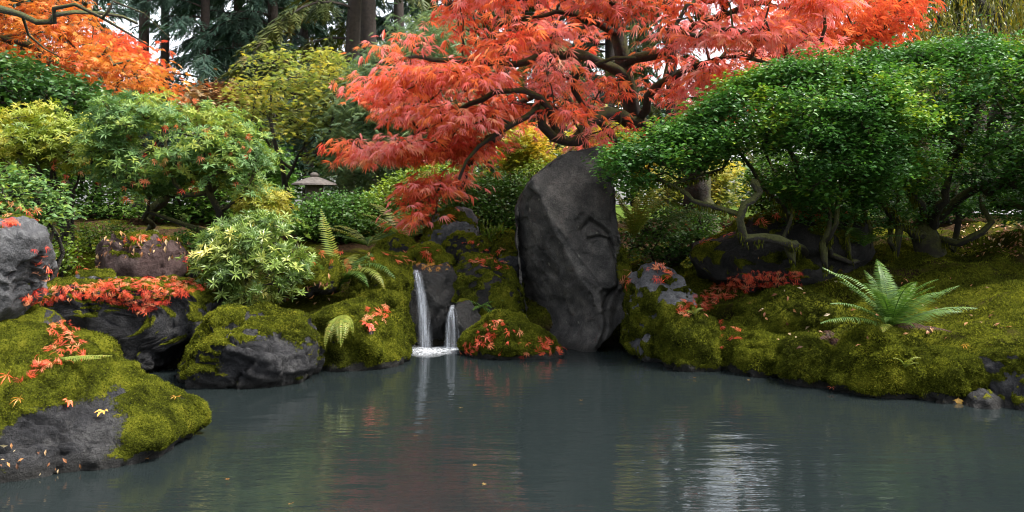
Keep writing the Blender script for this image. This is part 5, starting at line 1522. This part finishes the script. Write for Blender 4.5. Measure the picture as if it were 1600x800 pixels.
# ------------------------------------------------------------------ stone lantern
lb = NT('lantern_stone')
pr = lb.n('ShaderNodeBsdfPrincipled', {'Base Color': lb.ramp(lb.noise(25, 7, 0.7), [(0.3, (0.05, 0.042, 0.036)), (0.7, (0.14, 0.12, 0.105))]), 'Roughness': 0.85, 'Normal': lb.bump(lb.noise(60, 5), 0.5, 0.01)})
M_LANT = lb.surf(pr.outputs[0])
def lathe(prof, seg=24, wob=0.0):
    a = np.linspace(0, 2 * math.pi, seg, endpoint=False)
    V = np.stack([np.stack([r_ * np.cos(a) * (1 + wob * np.cos(6 * a)), r_ * np.sin(a) * (1 + wob * np.cos(6 * a)), z_ + 0 * a], -1) for r_, z_ in prof]).reshape(-1, 3)
    n_ = len(prof)
    i = (np.arange(n_ - 1)[:, None] * seg + np.arange(seg)[None]).ravel()
    j = (np.arange(n_ - 1)[:, None] * seg + ((np.arange(seg) + 1) % seg)[None]).ravel()
    return V, np.stack([i, j, j + seg, i + seg], -1)
YL = 12.0
lc = P(491, 288, YL)
lroot = thing('stone_lantern', (lc[0], lc[1], ground_z([lc[0]], [lc[1]])[0]), 'stone lantern with a wide umbrella-shaped cap among the shrubs', 'lantern')
for nm, prof, wob in (('cap', [(0.001, 0.10), (0.06, 0.10), (0.13, 0.075), (0.22, 0.04), (0.30, 0.008), (0.305, -0.012), (0.28, -0.012), (0.15, 0.012), (0.001, 0.012)], 0.015),
                      ('finial', [(0.001, 0.165), (0.03, 0.16), (0.055, 0.14), (0.06, 0.12), (0.05, 0.102), (0.001, 0.10)], 0),
                      ('light_box', [(0.001, 0.012), (0.12, 0.012), (0.12, -0.16), (0.16, -0.165), (0.17, -0.21), (0.001, -0.21)], 0.03)):
    V, Fc = lathe(prof, wob=wob)
    link(nm, make_mesh(nm, V + lc, Fc, M_LANT, {'tint': np.zeros(len(V))}, smooth=False), lroot)
for k in range(4):
    a = k * math.pi / 2 + 0.6
    V, Fc = tube(np.array([[0.10 * math.cos(a), 0.10 * math.sin(a), -0.205], [0.17 * math.cos(a), 0.17 * math.sin(a), -0.32], [0.20 * math.cos(a), 0.20 * math.sin(a), float(lroot.location.z - lc[2]) - 0.03]]) + lc, [0.05, 0.045, 0.04], 8)
    link('leg', make_mesh('leg', V, Fc, M_LANT, smooth=True), lroot)

# ------------------------------------------------------------------ fallen leaves
LF = [lobed_fine(7, 1.4, 0.05, 0.35, 0.6, 1), lobed_fine(5, 1.2, 0.05, -0.25, 0.62, 2, 0.12), lobed_fine(5, 0.9, 0.055, 0.55, 0.6, 3), lobed_fine(7, 1.3, 0.045, 0.2, 0.5, 4, -0.12)]
PF = [lobed_fine(5, 1.15, 0.17, -0.25, 0.62, 6, 0.16)]
clusters = [  # polygon in the photo, count, label, material, size
    ([(28, 472), (60, 452), (140, 442), (240, 436), (330, 436), (342, 452), (280, 464), (225, 492), (180, 474), (110, 466), (60, 476)], 440, 'red lacy maple leaf on the flat-topped ledge rock', M_FALLEN, 0.057),
    ([(70, 500), (120, 500), (132, 540), (130, 560), (90, 575), (50, 590), (10, 600), (40, 570), (80, 545)], 95, 'red lacy maple leaf on the big mossy boulder', M_FALLEN, 0.047),
    ([(0, 352), (20, 344), (45, 350), (20, 360)], 14, 'red lacy maple leaf on the bare pale grey boulder', M_FALLEN, 0.065),
    ([(180, 372), (262, 370), (262, 380), (182, 380)], 12, 'red lacy maple leaf on the reddish brown rock', M_FALLEN, 0.075),
    ([(285, 395), (325, 400), (335, 436), (290, 432)], 30, 'red lacy maple leaf on the ground behind the ledge rock', M_FALLEN, 0.075),
    ([(40, 390), (160, 385), (160, 430), (40, 445)], 26, 'red lacy maple leaf on the ground behind the ledge rock', M_FALLEN, 0.075),
    ([(552, 486), (605, 478), (606, 500), (575, 520), (560, 505)], 24, 'red maple leaf clustered on the moss-covered boulder by the waterfall', M_FALLEN, 0.075),
    ([(640, 412), (700, 412), (700, 424), (645, 422)], 26, 'orange maple leaf caught at the lip of the waterfall', M_FALLENY, 0.055),
    ([(600, 396), (690, 384), (690, 410), (610, 412)], 16, 'red lacy maple leaf on the small rocks above the waterfall', M_FALLEN, 0.07),
    ([(715, 375), (800, 380), (805, 425), (735, 420)], 26, 'red lacy maple leaf on the small rocks above the waterfall', M_FALLEN, 0.07),
    ([(722, 548), (735, 528), (765, 505), (785, 502), (770, 530), (745, 558)], 50, 'red lacy maple leaf on the mossy islet rock', M_FALLEN, 0.060),
    ([(835, 528), (855, 530), (893, 556), (860, 558)], 26, 'red lacy maple leaf on the mossy islet rock', M_FALLEN, 0.066),
    ([(775, 500), (835, 520), (850, 555), (760, 556)], 14, 'red lacy maple leaf on the mossy islet rock', M_FALLEN, 0.066),
    ([(1005, 412), (1030, 412), (1060, 440), (1020, 440)], 16, 'red lacy maple leaf on the grey wedge-shaped rock', M_FALLEN, 0.07),
    ([(1058, 470), (1110, 462), (1118, 492), (1064, 500)], 34, 'red lacy maple leaf between wedge-shaped rock and moss-clad block', M_FALLEN, 0.07),
    ([(1095, 462), (1130, 438), (1180, 424), (1255, 426), (1250, 445), (1180, 452), (1130, 470), (1100, 490)], 260, 'red lacy maple leaf on the mossy slope below the dark boulder', M_FALLEN, 0.06),
    ([(1170, 352), (1220, 332), (1270, 324), (1330, 326), (1330, 338), (1230, 346)], 46, 'red lacy maple leaf along the top of the long dark boulder', M_FALLEN, 0.075),
    ([(1050, 310), (1150, 320), (1170, 360), (1100, 385), (1050, 350)], 110, 'red lacy maple leaf on the ground behind the wedge-shaped rock', M_FALLEN, 0.075),
    ([(966, 420), (990, 430), (988, 470), (972, 450)], 9, 'red lacy maple leaf stuck at the side of the standing stone', M_FALLEN, 0.07),
    ([(1110, 510), (1150, 500), (1160, 530), (1130, 550)], 8, 'red lacy maple leaf at the edge of the mossy bank', M_FALLEN, 0.07),
]
fl = []
rng = np.random.default_rng(500)
for poly, cnt, lab, mat, size in clusters:
    for px, py in poly_sample(poly, cnt, rng):
        h_ = cast(px, py)
        if h_ is None or h_[0][2] < 0.02 or h_[0][1] > 14:
            continue
        p, nn = h_
        nn = unit(nn * 0.8 + np.array([0, 0, 0.5]) + rng.normal(0, 0.32, 3))
        fl.append((p + nn * rng.uniform(0.010, 0.03), nn, rng.uniform(0, 6.28), size * rng.uniform(0.55, 1.15), rng.random() ** 1.2, rng.integers(0, 4), lab, mat))
singles_ = [((161, 652), 0.062, 'big yellow-tan maple leaf lying on the big mossy boulder', M_FALLENY, 0.7, 'PF'), ((100, 634), 0.052, 'pinkish red maple leaf lying alone on the big mossy boulder', M_FALLEN, 0.45, 'PF'),
            ((275, 628), 0.05, 'slim yellow leaf on the shoulder of the big mossy boulder', M_FALLENY, 0.3, 'LF'), ((30, 632), 0.06, 'orange leaf curled on the flank of the big mossy boulder', M_FALLENY, 0.1, 'LF'), ((8, 596), 0.07, 'orange-red leaf at the outer side of the big mossy boulder', M_FALLEN, 0.6, 'LF'),
            ((572, 515), 0.10, 'large dusky red leaf hanging over the moss-covered boulder', M_FALLEN, 0.05, 'PF'), ((1495, 626), 0.06, 'tan leaf at the waterline of the lit slope', M_FALLENY, 0.9, 'PF'), ((1300, 612), 0.055, 'rusty leaf at the waterline below the dead fern', M_FALLEN, 0.7, 'LF'),
            ((1508, 544), 0.05, 'yellow leaf on the lit mossy slope', M_FALLENY, 0.4, 'LF'), ((815, 555), 0.05, 'small red leaf low on the mossy islet rock', M_FALLEN, 0.2, 'LF')]
for (px, py), size, lab, mat, t_, fam in singles_:
    h_ = cast(px, py)
    p, nn = h_
    nn = unit(nn + np.array([0, -0.35, 0.2]))
    fl.append((p + nn * 0.02, nn, rng.uniform(2.2, 4.0), size, t_, 4 if fam == 'PF' else 1, lab, mat))
for px, py in [(455, 791), (230, 720), (258, 668), (355, 752), (650, 684), (757, 760), (742, 730), (720, 640), (908, 628), (1085, 592), (1170, 596)]:
    Y = dw(py)
    nn = unit(np.array([rng.normal(0, 0.05), rng.normal(0, 0.05), 1]))
    fl.append((np.array([(px - 800) / F * Y, Y, 0.008]), nn, rng.uniform(0, 6.28), 0.021, rng.random(), 1, 'small pale leaf floating on the open pond water', M_FALLENY))
TM = LF + PF
score = [f[3] / np.linalg.norm(f[0] - [0, 0, H]) + (1 if 'leaf' in f[6] and ('big yellow' in f[6] or 'floating' in f[6] or f[6] in [s_[2] for s_ in singles_]) else 0) for f in fl]
order = np.argsort(-np.array(score))
cache, rest = {}, {}
for rank, i in enumerate(order):
    p, nn, az, sc, t_, k, lab, mat = fl[i]
    fw = np.cross(nn, [math.cos(az), math.sin(az), 0.1])
    R = frames(fw[None], nn[None])[0]
    if rank < 300:
        tb = int(t_ * 4.99)
        key = (k, tb, mat.name)
        if key not in cache:
            tv, tf = TM[k]
            cache[key] = make_mesh('maple_leaf', tv - [0, 0.4, 0], tf, mat, {'tint': np.full(len(tv), (tb + 0.5) / 5)})
        o = bpy.data.objects.new('maple_leaf', cache[key])
        COL.objects.link(o)
        o.matrix_basis = Matrix(np.block([[R * sc, p[:, None]], [np.zeros((1, 3)), np.ones((1, 1))]]).tolist())
        if mat is M_FALLEN and lab.startswith('red '):
            lab = ('dark red', 'red', 'orange-red', 'salmon', 'tan-orange')[tb] + lab[3:]
        o['label'], o['category'] = lab, 'leaf'
        o['group'] = 'floating leaves' if 'floating' in lab else 'fallen maple leaves'
    else:
        rest.setdefault(mat.name, (Bag(), mat))[0].add(*stamp((TM[k][0] - [0, 0.4, 0], TM[k][1]), p[None], R[None], [sc]), t_)
for nm, (bg, mat) in rest.items():
    link('fallen_leaves', bg.mesh('fallen_leaves', mat), label='further red maple leaves strewn over rocks and slopes', cat='leaves', kind='stuff')
# leaves caught in the shrubs and brown litter on the far slope
bg = Bag()
for poly, Yc, cnt in (([(180, 190), (400, 200), (410, 300), (200, 320)], 7.95, 46), ([(60, 200), (180, 210), (160, 300), (90, 290)], 8.7, 16), ([(0, 310), (60, 320), (60, 350), (0, 350)], 6.9, 26), ([(1330, 160), (1480, 180), (1480, 220), (1350, 250)], 7.35, 10), ([(480, 380), (600, 390), (580, 420), (480, 410)], 7.3, 10)):
    for px, py in poly_sample(poly, cnt, rng):
        nn = unit(np.array([rng.normal(0, 0.5), -0.6, 0.5]))
        R = frames(np.array([[rng.normal(0, 0.6), -0.3, -1.0]]), nn[None])
        bg.add(*stamp(LF[rng.integers(0, 4)], P(px, py, Yc + rng.uniform(-0.1, 0.25))[None], R, [0.07 * rng.uniform(0.6, 1.1)]), rng.random())
link('caught_leaves', bg.mesh('caught_leaves', M_FALLEN), label='red maple leaves caught in the shrubs', cat='leaves', kind='stuff')
bg = Bag()
for poly, cnt in (([(1490, 352), (1600, 346), (1600, 400), (1500, 400)], 150), ([(1120, 400), (1500, 400), (1600, 520), (1200, 560)], 70), ([(90, 370), (340, 365), (340, 400), (90, 405)], 110), ([(440, 430), (560, 440), (540, 470), (430, 480)], 30), ([(0, 690), (160, 735), (230, 705), (150, 745), (0, 750)], 22)):
    for px, py in poly_sample(poly, cnt, rng):
        h_ = cast(px, py)
        if h_ is None or h_[0][2] < 0.015 or h_[0][1] > 15:
            continue
        nn = unit(h_[1] + rng.normal(0, 0.25, 3))
        az = rng.uniform(0, 6.28)
        R = frames(np.cross(nn, [math.cos(az), math.sin(az), 0.1])[None], nn[None])
        bg.add(*stamp(oval(0.22, 0.08, 0.15), (h_[0] + nn * 0.012)[None], R, [(0.026 if py > 600 else 0.05) * rng.uniform(0.5, 1.3)]), rng.random())
link('leaf_litter', bg.mesh('leaf_litter', M_LITTER), label='brown leaf litter scattered on the slopes', cat='litter', kind='stuff')
